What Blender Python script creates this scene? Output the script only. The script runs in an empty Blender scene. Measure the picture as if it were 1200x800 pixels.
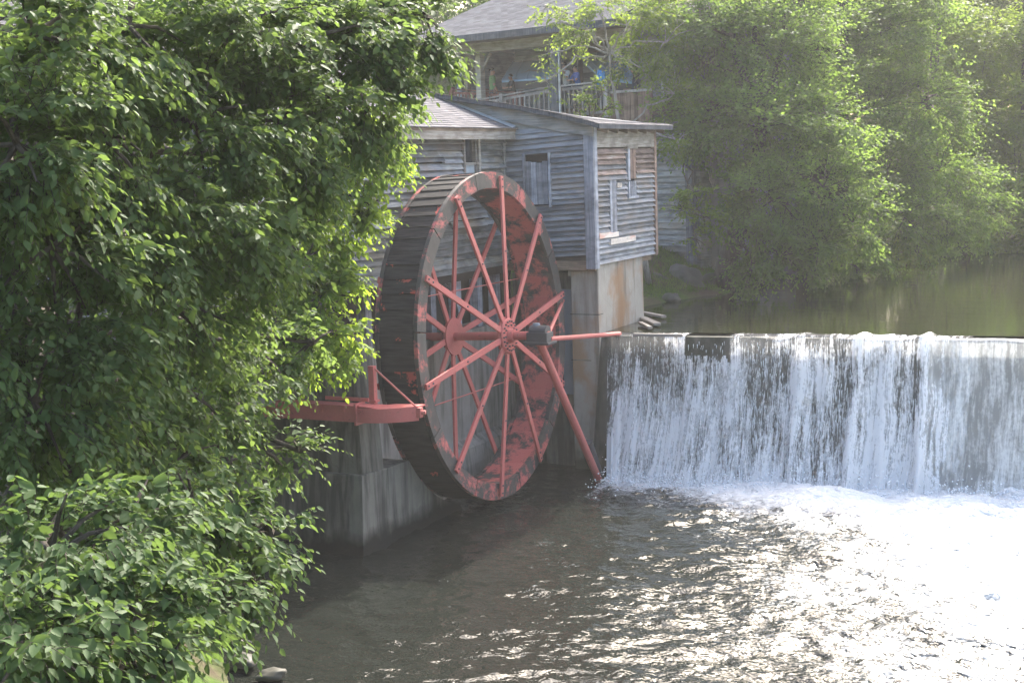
import bpy, bmesh, math, random
import numpy as np
from mathutils import Vector, Matrix
random.seed(7); RNG = np.random.default_rng(11)
SC = bpy.context.scene; COL = SC.collection
# ------------------------------------------------------------------ camera
# world: X = out over the river, Y = upstream, Z up, lower pool at z = 0
FPX, HOR, ROLL, YAW = 1700.0, 190.0, 0.03, 0.4556
PIT = math.atan((400-HOR)/FPX)
CAM = np.array([14.49, -28.9, 7.7])
FW = np.array([-math.sin(YAW)*math.cos(PIT), math.cos(YAW)*math.cos(PIT), -math.sin(PIT)])
RT = np.array([math.cos(YAW), math.sin(YAW), 0.0]); UP = np.cross(RT, FW)
cd = bpy.data.cameras.new('camera'); co = bpy.data.objects.new('camera', cd); COL.objects.link(co)
cd.sensor_width = 36; cd.lens = FPX/1200*36; cd.clip_start = .05; cd.clip_end = 2000
_r = RT*math.cos(ROLL)-UP*math.sin(ROLL); _u = RT*math.sin(ROLL)+UP*math.cos(ROLL); _b = -FW
co.matrix_world = Matrix(((_r[0],_u[0],_b[0],CAM[0]),(_r[1],_u[1],_b[1],CAM[1]),(_r[2],_u[2],_b[2],CAM[2]),(0,0,0,1)))
SC.camera = co
def ray(px, py):
    x0, y0 = px-600, py-400; c, s = math.cos(ROLL), math.sin(ROLL)
    return FW + RT*((c*x0-s*y0)/FPX) - UP*((s*x0+c*y0)/FPX)
def at(px, py, **k):
    d = ray(px, py); n, v = list(k.items())[0]
    if n == 'D': return CAM+d*v
    i = 'XYZ'.index(n); return CAM+d*((v-CAM[i])/d[i])
def proj(P):
    d = np.asarray(P, float)-CAM; x = d@RT; y = d@UP; z = d@FW
    X = FPX*x/z; Y = -FPX*y/z; c, s = math.cos(ROLL), math.sin(ROLL)
    return 600+c*X+s*Y, 400-s*X+c*Y, z
# ------------------------------------------------------------------ sky, sun, exposure
SUN_AZ, SUN_EL = math.radians(-3.0), math.radians(42.0)
w = bpy.data.worlds.new('World'); SC.world = w; w.use_nodes = True
nt = w.node_tree; bg = nt.nodes['Background']
sky = nt.nodes.new('ShaderNodeTexSky'); sky.sky_type = 'NISHITA'; sky.sun_disc = False
sky.sun_elevation = SUN_EL; sky.sun_rotation = SUN_AZ; sky.air_density = 1.0; sky.dust_density = 6.0; sky.ozone_density = 1.0
nt.links.new(sky.outputs[0], bg.inputs[0]); bg.inputs[1].default_value = 0.15
sd = bpy.data.lights.new('sun', 'SUN'); sd.energy = 2.7; sd.angle = math.radians(.55); sd.color = (1, .955, .87)
so = bpy.data.objects.new('sun', sd); COL.objects.link(so); so.location = (0, 0, 60)
sdir = Vector((math.sin(SUN_AZ)*math.cos(SUN_EL), math.cos(SUN_AZ)*math.cos(SUN_EL), math.sin(SUN_EL)))
so.rotation_euler = sdir.to_track_quat('Z', 'Y').to_euler()
SC.view_settings.view_transform = 'Standard'; SC.view_settings.look = 'None'
SC.view_settings.exposure = 2.15; SC.view_settings.gamma = 1.0
cy = SC.cycles
cy.max_bounces = 8; cy.transparent_max_bounces = 16; cy.diffuse_bounces = 3; cy.glossy_bounces = 3
cy.transmission_bounces = 4; cy.volume_bounces = 0; cy.caustics_reflective = False; cy.caustics_refractive = False
cy.sample_clamp_indirect = 4.0
# ------------------------------------------------------------------ materials
class NT:
    def __init__(s, name):
        s.m = bpy.data.materials.new(name); s.m.use_nodes = True; s.t = s.m.node_tree
        s.b = s.t.nodes['Principled BSDF']; s.o = s.t.nodes['Material Output']
    def n(s, typ, **k):
        x = s.t.nodes.new('ShaderNode'+typ)
        for a, v in k.items(): setattr(x, a, v)
        return x
    def set(s, sock, v):
        if isinstance(v, bpy.types.NodeSocket): s.t.links.new(v, sock)
        elif isinstance(v, tuple) and len(v) == 3 and sock.type == 'RGBA': sock.default_value = (*v, 1)
        else: sock.default_value = v
    def pos(s, scale=(1, 1, 1), kind='pos'):
        src = s.n('NewGeometry').outputs['Position'] if kind == 'pos' else s.n('TexCoord').outputs['Object']
        mp = s.n('Mapping'); s.set(mp.inputs['Vector'], src); mp.inputs['Scale'].default_value = scale
        return mp.outputs[0]
    def noise(s, scale, vec=None, detail=4, rough=.55, dist=0):
        x = s.n('TexNoise'); x.inputs['Scale'].default_value = scale; x.inputs['Detail'].default_value = detail
        x.inputs['Roughness'].default_value = rough; x.inputs['Distortion'].default_value = dist
        s.set(x.inputs['Vector'], vec if vec is not None else s.pos()); return x.outputs['Fac']
    def ramp(s, fac, stops):
        x = s.n('ValToRGB'); e = x.color_ramp.elements
        while len(e) < len(stops): e.new(.5)
        for i, (p, c) in enumerate(stops):
            e[i].position = p; e[i].color = (*c, 1) if isinstance(c, tuple) else (c, c, c, 1)
        s.set(x.inputs[0], fac); return x.outputs[0]
    def mix(s, f, a, b, blend='MIX'):
        x = s.n('Mix', data_type='RGBA', blend_type=blend); s.set(x.inputs[0], f); s.set(x.inputs[6], a); s.set(x.inputs[7], b)
        return x.outputs[2]
    def math(s, op, a, b=0.0, c=None):
        x = s.n('Math', operation=op); s.set(x.inputs[0], a); s.set(x.inputs[1], b)
        if c is not None: s.set(x.inputs[2], c)
        return x.outputs[0]
    def bump(s, h, strength=.5, dist=.02, to=None):
        x = s.n('Bump'); x.inputs['Strength'].default_value = strength; x.inputs['Distance'].default_value = dist
        s.set(x.inputs['Height'], h); s.set((to or s.b).inputs['Normal'], x.outputs[0]); return x.outputs[0]
    def rnd(s): return s.n('ObjectInfo').outputs['Random']
    def isl(s): return s.n('NewGeometry').outputs['Random Per Island']
    def fin(s, col, rough=.8, spec=.3):
        s.set(s.b.inputs['Base Color'], col); s.set(s.b.inputs['Roughness'], rough)
        s.b.inputs['Specular IOR Level'].default_value = spec; return s.m
M = {}
def wood(name, a, b, c, vertical=False, warm=None):
    t = NT(name); st = (28, 28, 1.2) if vertical else (1.3, 1.3, 34)
    g = t.noise(1.0, t.pos(st), 6, .65)
    base = t.ramp(g, [(.3, a), (.5, b), (.72, c)])
    blot = t.noise(2.3, t.pos((1, 1, 2.2)), 5)
    base = t.mix(t.math('MULTIPLY', t.ramp(blot, [(.42, 0.), (.66, 1.)]), .55), base, tuple(.55*x for x in a))
    if warm:
        wn = t.noise(.9, t.pos((1, 1, 3)), 3)
        base = t.mix(t.math('MULTIPLY', t.ramp(wn, [(.52, 0.), (.66, 1.)]), .6), base, warm)
    v = t.math('ADD', t.math('MULTIPLY', t.rnd(), .75), .62)
    hs = t.n('HueSaturation'); t.set(hs.inputs['Value'], v); t.set(hs.inputs['Color'], base)
    t.bump(g, .55, .012)
    M[name] = t.fin(hs.outputs[0], .85, .2)
wood('siding_blue', (.17, .178, .192), (.25, .264, .288), (.35, .365, .39), warm=(.28, .235, .20))
wood('siding_grey', (.15, .16, .165), (.29, .30, .30), (.42, .42, .41), warm=(.34, .29, .22))
wood('siding_red', (.15, .115, .10), (.29, .215, .185), (.42, .385, .36))
wood('plank_vert', (.17, .18, .21), (.33, .35, .40), (.45, .47, .51), True)
wood('plank_brown', (.12, .08, .065), (.23, .16, .13), (.30, .24, .20), True)
wood('trim_tan', (.22, .19, .16), (.36, .33, .29), (.46, .44, .41))
wood('trim_pale', (.42, .38, .34), (.62, .56, .50), (.72, .66, .60), warm=(.55, .25, .19))
wood('beam_brown', (.10, .075, .055), (.20, .15, .11), (.28, .22, .17))
wood('post_dark', (.05, .055, .065), (.10, .11, .13), (.16, .17, .19), True)
wood('rail_grey', (.20, .19, .19), (.33, .31, .30), (.44, .42, .40), True)
wood('rail_red', (.12, .05, .04), (.20, .085, .07), (.26, .12, .10), True)
wood('trim_white', (.45, .47, .48), (.66, .68, .69), (.75, .76, .76), True)
wood('rest_siding', (.17, .20, .23), (.30, .34, .38), (.38, .42, .46))
def plain(name, col, rough=.7, spec=.3, metal=0, var=.25, nscale=6):
    t = NT(name); n = t.noise(nscale, None, 5)
    c = t.mix(n, tuple(x*(1-var) for x in col), tuple(min(1, x*(1+var)) for x in col)); t.b.inputs['Metallic'].default_value = metal
    t.bump(n, .15, .01); M[name] = t.fin(c, rough, spec)
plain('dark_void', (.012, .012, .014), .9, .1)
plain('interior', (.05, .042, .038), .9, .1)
plain('iron', (.055, .055, .06), .6, .4)
plain('steel_plate', (.20, .23, .27), .55, .4, nscale=2)
plain('skin', (.42, .26, .19), .6); plain('hair', (.03, .022, .018), .7)
plain('shirt_green', (.18, .34, .14), .85); plain('shirt_white', (.75, .76, .78), .85); plain('shirt_blue', (.05, .13, .42), .85)
plain('shirt_dark', (.03, .032, .035), .85); plain('trousers', (.06, .07, .10), .85)
plain('towel', (.03, .28, .68), .8); plain('stone_wet', (.06, .058, .045), .6, nscale=5); plain('driftwood', (.26, .235, .21), .85, nscale=14)
plain('glass_dark', (.03, .035, .04), .12, .6); plain('pane_pale', (.42, .48, .52), .35, .5)
def red(name, peel):
    t = NT(name)
    n = t.noise(1.5, t.pos((1, 1, 1.2)), 12, .72, .3); fine = t.noise(22, None, 6, .7)
    r = t.mix(fine, (.44, .095, .085), (.55, .165, .15))
    if peel is None:
        d = t.noise(9, None, 6, .7); r = t.mix(t.ramp(t.noise(1.7, None, 5, .6), [(.4, 0.), (.7, .7)]), r, (.36, .12, .10))
        c = t.mix(t.ramp(d, [(.60, 0.), (.72, .9)]), r, (.16, .07, .055)); t.bump(d, .2, .004)
    else:
        dk = t.mix(t.noise(5, t.pos((1, 1, .6)), 6, .7), (.018, .018, .018), (.115, .105, .095))
        k = t.math('ADD', t.math('MULTIPLY', fine, .16), n)
        mask = t.ramp(k, [(peel, 0.), (peel+.09, 1.)]); c = t.mix(mask, dk, r); t.bump(k, .35, .01)
    M[name] = t.fin(c, .62, .35)
red('red_paint', None); red('rim_paint', .60); red('sole_paint', .53)
# bucket boards: tarred dark timber with flecks of the old red paint
t = NT('bucket_wood'); g = t.noise(1, t.pos((2, 22, 22)), 5); n = t.noise(2.6, None, 6, .65)
c = t.ramp(g, [(.3, (.014, .014, .015)), (.7, (.055, .053, .052))])
c = t.mix(t.ramp(t.math('ADD', n, t.math('MULTIPLY', t.rnd(), .13)), [(.70, 0.), (.72, 1.)]), c, (.42, .09, .07))
t.bump(g, .5, .012); M['bucket_wood'] = t.fin(c, .9, .12)
# concretes
def concrete(name, a, b, stain, sfrac, rust=None, moss=None):
    t = NT(name); n = t.noise(3, None, 8, .65); st = t.noise(1, t.pos((3.2, 3.2, .35)), 6, .6)
    c = t.mix(n, a, b); c = t.mix(t.math('MULTIPLY', t.ramp(st, [(sfrac, 0.), (sfrac+.16, 1.)]), .8), c, stain)
    if rust:
        r = t.noise(.8, t.pos((1, 1, .7)), 5, .6); c = t.mix(t.math('MULTIPLY', t.ramp(r, [(.5, 0.), (.64, 1.)]), .75), c, rust)
    if moss:
        z = t.n('SeparateXYZ'); t.set(z.inputs[0], t.pos()); zz = t.math('ADD', z.outputs[2], t.math('MULTIPLY', t.noise(2.5, None, 5), .5))
        c = t.mix(t.ramp(zz, [(.0, 1.), (.45, 1.), (.78, 0.)]), c, moss)
    cr = t.n('TexVoronoi', feature='DISTANCE_TO_EDGE'); cr.inputs['Scale'].default_value = .9
    t.set(cr.inputs['Vector'], t.mix(.22, t.pos(), t.n('TexNoise').outputs['Color']))
    c = t.mix(t.ramp(cr.outputs[0], [(.0, .25), (.004, 0.)]), c, tuple(x*.35 for x in stain))
    t.bump(n, .45, .03); M[name] = t.fin(c, .85, .25)
concrete('concrete_base', (.115, .11, .095), (.22, .21, .18), (.03, .03, .026), .42, moss=(.012, .013, .01))
concrete('concrete_dark', (.07, .066, .055), (.22, .21, .18), (.018, .018, .015), .42)
concrete('concrete_pier', (.27, .25, .22), (.42, .39, .345), (.13, .115, .095), .50, rust=(.30, .165, .08), moss=(.05, .05, .035))
concrete('concrete_back', (.20, .195, .18), (.34, .33, .30), (.08, .08, .07), .5)
concrete('dam_wet', (.045, .045, .038), (.12, .115, .095), (.018, .02, .012), .42)
# shingles: per-tab colour
def shingle(name, a, b):
    t = NT(name); n = t.noise(60, None, 2); c = t.mix(t.isl(), a, b); c = t.mix(t.math('MULTIPLY', n, .4), c, tuple(x*.6 for x in a))
    t.bump(n, .3, .01); M[name] = t.fin(c, .9, .2)
shingle('shingle_grey', (.13, .125, .135), (.22, .21, .22)); shingle('shingle_tan', (.27, .235, .215), (.42, .375, .345))
t = NT('awning_metal'); z = t.noise(3, t.pos((1, 1, .4)), 4)
c = t.mix(z, (.26, .44, .64), (.38, .56, .74)); c = t.mix(t.ramp(t.noise(1.6, None, 5), [(.62, 0.), (.68, .6)]), c, (.30, .20, .14)); M['awning_metal'] = t.fin(c, .5, .4)
# plants
def leafmat(name, a, b, tr, k=.42, rough=.55):
    t = NT(name); r = t.isl()
    big = t.noise(.7, None, 3); c = t.mix(t.math('ADD', t.math('MULTIPLY', r, .7), t.math('MULTIPLY', big, .3)), a, b)
    t.set(t.b.inputs['Base Color'], c); t.b.inputs['Roughness'].default_value = rough; t.b.inputs['Specular IOR Level'].default_value = .13
    tl = t.n('BsdfTranslucent'); t.set(tl.inputs[0], t.mix(r, tr, tuple(x*.72 for x in tr)))
    mx = t.n('MixShader'); mx.inputs[0].default_value = k; t.t.links.new(t.b.outputs[0], mx.inputs[1]); t.t.links.new(tl.outputs[0], mx.inputs[2])
    t.t.links.new(mx.outputs[0], t.o.inputs[0]); M[name] = t.m
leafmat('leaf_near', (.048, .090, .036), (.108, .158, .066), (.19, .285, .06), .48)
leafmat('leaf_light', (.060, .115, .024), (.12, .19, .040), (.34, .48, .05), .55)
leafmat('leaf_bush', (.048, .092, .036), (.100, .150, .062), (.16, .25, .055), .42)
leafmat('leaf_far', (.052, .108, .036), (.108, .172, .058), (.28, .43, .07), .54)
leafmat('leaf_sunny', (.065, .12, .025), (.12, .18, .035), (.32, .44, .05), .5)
t = NT('bark'); n = t.noise(1, t.pos((9, 9, 1.6)), 6, .65); t.bump(n, .8, .03); M['bark'] = t.fin(t.ramp(n, [(.3, (.035, .028, .022)), (.7, (.13, .11, .09))]), .9, .15)
t = NT('bark_pale'); n = t.noise(1, t.pos((9, 9, 1.6)), 6, .65); t.bump(n, .6, .02); M['bark_pale'] = t.fin(t.ramp(n, [(.35, (.16, .14, .12)), (.7, (.42, .40, .37))]), .9, .15)
t = NT('ground'); n = t.noise(.6, None, 6); f = t.noise(9, None, 5)
c = t.mix(t.ramp(n, [(.4, 0.), (.58, 1.)]), t.mix(f, (.045, .036, .024), (.12, .095, .065)), t.mix(f, (.035, .07, .015), (.09, .14, .03)))
t.bump(f, .6, .06); M['ground'] = t.fin(c, .95, .1)
t = NT('rock'); n = t.noise(2.2, None, 8, .6); c = t.mix(n, (.05, .048, .042), (.16, .155, .14)); c = t.mix(t.math('MULTIPLY', t.ramp(t.noise(1.3, None, 4), [(.5, 0.), (.66, 1.)]), .7), c, (.045, .06, .02)); t.bump(n, .6, .06); M['rock'] = t.fin(c, .85, .25)
leafmat('grass_blade', (.045, .10, .016), (.10, .17, .03), (.22, .34, .04), .35, .6)
# water of the lower pool: brown, glossy, with white foam where the mesh churns and painted specks for sun glitter
t = NT('pool_water'); at_ = t.n('Attribute', attribute_name='foam'); fo = at_.outputs['Fac']
w1 = t.noise(2.0, t.pos((1, 1.25, 1)), 3, .6, .8); w2 = t.noise(5.5, t.pos((1, 1.3, 1)), 2, .5, .6)
hh = t.math('ADD', t.math('MULTIPLY', w1, .8), t.math('MULTIPLY', w2, .42))
bu = t.bump(hh, .9, .30); bn = bu.node; t.set(bn.inputs['Strength'], t.n('Attribute', attribute_name='rough_water').outputs['Fac'])
lace = t.noise(4.2, t.pos((1, 1.35, 1)), 9, .68, 1.1); glint_speck = t.noise(17, t.pos((1, 1.6, 1)), 4, .6, .3)
k = t.math('ADD', fo, t.math('ADD', t.math('MULTIPLY', lace, .9), t.math('MULTIPLY', glint_speck, .5)))
mask = t.ramp(t.math('SUBTRACT', k, .9), [(.08, 0.), (.40, 1.)])
t.set(t.b.inputs['Base Color'], t.mix(mask, (.015, .017, .014), (.62, .64, .65)))
t.set(t.b.inputs['Roughness'], t.math('ADD', .05, t.math('MULTIPLY', mask, .55))); t.b.inputs['IOR'].default_value = 1.33
M['pool_water'] = t.m
t = NT('pond_water'); w1 = t.noise(1.1, t.pos((.6, 1.6, 1)), 3, .5, .3); w2 = t.noise(5, t.pos((.6, 1.5, 1)), 3)
t.bump(t.math('ADD', w1, t.math('MULTIPLY', w2, .25)), .16, .05); t.b.inputs['IOR'].default_value = 1.33
M['pond_water'] = t.fin((.022, .024, .012), .03, .5)
def fallmat(name, lo, wx, soft, tint, base, gain):
    t = NT(name); u = t.n('Attribute', attribute_name='fall').outputs['Fac']
    wn = t.n('TexNoise'); wn.inputs['Scale'].default_value = 1.3; t.set(wn.inputs['Vector'], t.pos((1, .3, .8)))
    va = t.n('VectorMath', operation='MULTIPLY_ADD'); t.set(va.inputs[0], wn.outputs['Color']); va.inputs[1].default_value = (.16, 0, 0); t.set(va.inputs[2], t.pos())
    def sc(v):
        mp = t.n('Mapping'); t.set(mp.inputs['Vector'], va.outputs[0]); mp.inputs['Scale'].default_value = v; return mp.outputs[0]
    dx = t.noise(1.1, sc((1, 0, .45)), 4, .6)
    a = t.noise(1, sc((wx, 2, .35)), 5, .62, .15); b = t.noise(1, sc((wx*3.4, 3, .9)), 5, .65, .2); cl = t.noise(10, sc((1.25, 1, .75)), 6, .75)
    k = t.math('ADD', t.math('MULTIPLY', a, .55), t.math('MULTIPLY', b, .45))
    k = t.math('ADD', k, t.math('MULTIPLY', t.math('SUBTRACT', cl, .5), .42))
    k = t.math('ADD', k, t.math('MULTIPLY', t.math('SUBTRACT', dx, .5), .62))
    k = t.math('ADD', k, t.math('MULTIPLY', u, gain))
    k = t.math('ADD', k, t.math('MULTIPLY', t.n('Attribute', attribute_name='rope').outputs['Fac'], .42))
    al = t.ramp(k, [(lo, base), (lo+soft, 1.)])
    d = t.b; t.set(d.inputs['Base Color'], tint); d.inputs['Roughness'].default_value = .35; d.inputs['IOR'].default_value = 1.33
    t.bump(k, .7, .05, d)
    tl = t.n('BsdfTranslucent'); t.set(tl.inputs[0], tint)
    m1 = t.n('MixShader'); m1.inputs[0].default_value = .4; t.t.links.new(d.outputs[0], m1.inputs[1]); t.t.links.new(tl.outputs[0], m1.inputs[2])
    tr = t.n('BsdfTransparent'); m2 = t.n('MixShader'); t.t.links.new(al, m2.inputs[0]); t.t.links.new(tr.outputs[0], m2.inputs[1]); t.t.links.new(m1.outputs[0], m2.inputs[2])
    t.t.links.new(m2.outputs[0], t.o.inputs[0]); M[name] = t.m
fallmat('fall_strands', .51, 13, .11, (.88, .89, .90), .05, .115)
fallmat('fall_sheet', .46, 7, .22, (.88, .89, .87), .36, .06)
t = NT('drops'); M['drops'] = t.fin((.80, .84, .88), .3, .5)
t = NT('foam'); n = t.noise(9, None, 6); t.bump(n, .6, .05); M['foam'] = t.fin((.84, .86, .87), .6, .3)
# ------------------------------------------------------------------ helpers
WM = {}
def prep(o, parent, world=None):
    COL.objects.link(o)
    pw = WM[parent.name] if parent is not None else Matrix()
    if parent is not None: o.parent = parent
    world = world if world is not None else pw
    loc = pw.inverted() @ world
    o.matrix_local = loc; WM[o.name] = world
    return o
def thing(name, label, cat, loc=(0, 0, 0), group=None, mat=None, kind=None):
    o = bpy.data.objects.new(name, None); o.empty_display_size = .2
    prep(o, None, mat if mat is not None else Matrix.Translation(Vector(loc))); tag(o, label, cat, group, kind); return o
def tag(o, label=None, cat=None, group=None, kind=None):
    if label: o['label'] = label
    if cat: o['category'] = cat
    if group: o['group'] = group
    if kind: o['kind'] = kind
    return o
def raw_mesh(name, V, F, mat=None, smooth=False):
    me = bpy.data.meshes.new(name); me.from_pydata([tuple(v) for v in V], [], F); me.validate(); me.update()
    if mat: me.materials.append(M[mat])
    if smooth: me.shade_smooth()
    return me
class MB:
    """collects shapes in world coordinates; build() turns them into one mesh object"""
    def __init__(s): s.v = []; s.f = []
    def add(s, V, F):
        k = len(s.v); s.v += [Vector(v) for v in V]; s.f += [tuple(i+k for i in f) for f in F]; return s
    def box(s, c, d, rot=None):
        c = Vector(c); q = []
        for x in (-.5, .5):
            for y in (-.5, .5):
                for z in (-.5, .5):
                    p = Vector((x*d[0], y*d[1], z*d[2])); q.append(c+(rot @ p if rot else p))
        return s.add(q, [(0, 1, 3, 2), (4, 6, 7, 5), (0, 4, 5, 1), (2, 3, 7, 6), (0, 2, 6, 4), (1, 5, 7, 3)])
    def mm(s, a, b): return s.box([(a[i]+b[i])/2 for i in range(3)], [abs(b[i]-a[i]) for i in range(3)])
    def bar(s, a, b, w, h, upv=(0, 0, 1)):
        a, b = Vector(a), Vector(b); x = (b-a).normalized(); u = Vector(upv)
        if abs(x.dot(u)) > .97: u = Vector((1, 0, 0))
        y = u.cross(x).normalized(); z = x.cross(y); R = Matrix((x, y, z)).transposed()
        return s.box((a+b)/2, ((b-a).length, w, h), R)
    def tube(s, pts, rad, n=8, cap=True):
        pts = [Vector(p) for p in pts]; rad = rad if hasattr(rad, '__len__') else [rad]*len(pts); V = []; F = []
        for i, p in enumerate(pts):
            d = (pts[min(i+1, len(pts)-1)]-pts[max(i-1, 0)]).normalized(); u = Vector((0, 0, 1)) if abs(d.z) < .9 else Vector((1, 0, 0))
            y = u.cross(d).normalized(); z = d.cross(y)
            V += [p+(y*math.cos(2*math.pi*k/n)+z*math.sin(2*math.pi*k/n))*rad[i] for k in range(n)]
        for i in range(len(pts)-1):
            for k in range(n): F.append((i*n+k, i*n+(k+1) % n, (i+1)*n+(k+1) % n, (i+1)*n+k))
        if cap: F += [tuple(range(n))[::-1], tuple(range((len(pts)-1)*n, len(pts)*n))]
        return s.add(V, F)
    def prism(s, poly, ax, a, b):
        """polygon in the plane across axis ax (0,1,2), extruded from a to b"""
        n = len(poly); V = []
        for t in (a, b):
            for p in poly:
                q = list(p); q.insert(ax, t); V.append(q)
        return s.add(V, [tuple(range(n))[::-1], tuple(range(n, 2*n))]+[(i, (i+1) % n, n+(i+1) % n, n+i) for i in range(n)])
    def build(s, name, mat, parent=None, smooth=False, bevel=0, label=None, cat=None, group=None, kind=None):
        pw = WM[parent.name] if parent is not None else None
        if pw is None:
            c = Vector((sum(v.x for v in s.v)/len(s.v), sum(v.y for v in s.v)/len(s.v), min(v.z for v in s.v)))
            pw = Matrix.Translation(c)
        inv = pw.inverted(); me = bpy.data.meshes.new(name)
        me.from_pydata([tuple(inv @ v) for v in s.v], [], s.f); me.update()
        bm = bmesh.new(); bm.from_mesh(me); bmesh.ops.recalc_face_normals(bm, faces=bm.faces)
        if bevel: bmesh.ops.bevel(bm, geom=list(bm.edges), offset=bevel, segments=2, profile=.6, affect='EDGES', clamp_overlap=True)
        bm.to_mesh(me); bm.free(); me.materials.append(M[mat])
        if smooth: me.shade_smooth()
        o = bpy.data.objects.new(name, me); prep(o, parent, pw); return tag(o, label, cat, group, kind)
def piece(name, me, world, parent): return prep(bpy.data.objects.new(name, me), parent, world)
def frame(x, y, z, o, sx=1, sy=1, sz=1):
    x, y, z = Vector(x)*sx, Vector(y)*sy, Vector(z)*sz
    return Matrix(((x[0], y[0], z[0], o[0]), (x[1], y[1], z[1], o[1]), (x[2], y[2], z[2], o[2]), (0, 0, 0, 1)))
def np_mesh(name, V, quads=None, tris=None, mat=None, smooth=False, attr=None):
    me = bpy.data.meshes.new(name); V = np.ascontiguousarray(V, np.float32); me.vertices.add(len(V)); me.vertices.foreach_set('co', V.ravel())
    idx, tot = (quads, 4) if quads is not None else (tris, 3); n = len(idx)
    me.loops.add(n*tot); me.loops.foreach_set('vertex_index', np.ascontiguousarray(idx, np.int32).ravel())
    me.polygons.add(n); me.polygons.foreach_set('loop_start', np.arange(0, n*tot, tot, dtype=np.int32))
    me.update(calc_edges=True)
    if mat: me.materials.append(M[mat])
    if smooth: me.polygons.foreach_set('use_smooth', np.ones(n, bool))
    for k, a in (attr or {}).items():
        at2 = me.attributes.new(k, 'FLOAT', 'POINT'); at2.data.foreach_set('value', np.ascontiguousarray(a, np.float32))
    me.update(); return me
def vnoise(x, y, seed=0):
    xi, yi = np.floor(x).astype(np.int64), np.floor(y).astype(np.int64); fx, fy = x-xi, y-yi
    fx, fy = fx*fx*(3-2*fx), fy*fy*(3-2*fy)
    def h(a, b):
        n = (a*374761393+b*668265263+seed*982451653) & 0xffffffff; n = ((n ^ (n >> 13))*1274126177) & 0xffffffff
        return ((n ^ (n >> 16)) & 0xffff)/65535.0
    return (h(xi, yi)*(1-fx)+h(xi+1, yi)*fx)*(1-fy)+(h(xi, yi+1)*(1-fx)+h(xi+1, yi+1)*fx)*fy
def fbm(x, y, seed=0, o=4):
    r = 0; a = .5
    for i in range(o): r = r+a*vnoise(x*2**i, y*2**i, seed+i); a *= .5
    return r-.5*(1-.5**o)
def grid_idx(nx, ny):
    i, j = np.meshgrid(np.arange(nx-1), np.arange(ny-1), indexing='ij'); a = i*ny+j
    return np.stack([a, a+ny, a+ny+1, a+1], -1).reshape(-1, 4)
def spans(lo, a, b, hi, fine, coarse):
    return np.concatenate([np.arange(lo, a, coarse), np.arange(a, b, fine), np.arange(b, hi+coarse, coarse)])
# ------------------------------------------------------------------ terrain and water
LOWER = np.array([(10, -70), (9, -45), (7.2, -26), (4.2, -18.5), (1.3, -12.6), (-1.8, -9), (-3.6, -5.5), (-4.6, -3), (-4.6, 4.6), (30, 6), (32, -70)], float)
UPPER = np.array([(-2.4, 4.3), (-.6, 7.5), (-.5, 10.5), (.1, 13), (.75, 14.6), (.9, 21.5), (3.4, 29), (6.9, 34.5), (18, 41), (40, 47), (80, 52), (90, 4.3)], float)
def sdf(P, poly):
    d = np.full(len(P), 1e9); ins = np.zeros(len(P), bool); n = len(poly)
    for i in range(n):
        a, b = poly[i], poly[(i+1) % n]; e = b-a; w_ = P-a; t_ = np.clip((w_@e)/(e@e), 0, 1)
        d = np.minimum(d, np.linalg.norm(w_-t_[:, None]*e, axis=1))
        c1 = (a[1] <= P[:, 1]) & (b[1] > P[:, 1]); c2 = (b[1] <= P[:, 1]) & (a[1] > P[:, 1]); cr = e[0]*w_[:, 1]-e[1]*w_[:, 0]
        ins ^= (c1 & (cr > 0)) | (c2 & (cr < 0))
    return np.where(ins, -d, d)
def height(P):
    P = np.asarray(P, float).reshape(-1, 2); dl, du = sdf(P, LOWER), sdf(P, UPPER)
    zl = np.where(dl > 0, np.minimum(.1+.85*dl, 5.2), np.maximum(-1.3, .1+.5*dl)); zu = np.where(du > 0, 3.45+np.minimum(.42*du, 1.9), np.maximum(2.3, 3.4+.5*du))
    z = np.where(dl <= 0, zl, np.where(du <= 0, zu, np.minimum(zl, zu)))
    land = (dl > .3) & (du > .3)
    return z+np.where(land, .35, .1)*fbm(P[:, 0]*.8, P[:, 1]*.8, 3, 4)+np.where(du > 14, np.minimum((du-14)*.06, 4), 0)
gx, gy = spans(-150, -14, 24, 150, .45, 6.3), spans(-90, -30, 46, 170, .45, 6.2)
XX, YY = np.meshgrid(gx, gy, indexing='ij'); Z = height(np.stack([XX.ravel(), YY.ravel()], -1))
me = np_mesh('ground', np.stack([XX.ravel(), YY.ravel(), Z], -1), quads=grid_idx(len(gx), len(gy)), mat='ground', smooth=True)
tag(prep(bpy.data.objects.new('ground', me), None), kind='structure', label='grassy and muddy river bank and river bed')
def ydam(x): return 4.05+.11*(x-.75)
# lower pool
gx, gy = spans(-6, -5.2, 16.5, 31, .075, 1.4), spans(-60, -16.5, 4.6, 5.6, .075, 1.4)
XX, YY = np.meshgrid(gx, gy, indexing='ij'); x, y = XX.ravel(), YY.ravel()
dd = ydam(x)-y                                  # distance downstream of the fall
churn = np.exp(-np.maximum(dd-1.3, 0)/1.1)*np.clip((x-1.0)/.5, 0, 1)
east = np.clip((x-4.0-.10*dd+1.6*fbm(x*.35, y*.35, 40, 3)*2)/6.0, 0, 1)
turb = .50+.75*east+.7*churn
z = turb*(.22*fbm(x*.55+.2*y, y*.75, 5, 3)+.23*fbm(x*1.7, y*2.4, 8, 3)+.11*fbm(x*4.6, y*6.2, 12, 3))
boil = np.exp(-((x-6.4)**2/3.5+(dd-2.5)**2/.9)); boil2 = np.exp(-((x-9.8)**2/5+(dd-3.2)**2/1.6))
z = z+.22*boil+.26*boil2+(.09*churn)*(1+fbm(x*2.2, y*2.2, 77, 3)*1.6)
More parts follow.
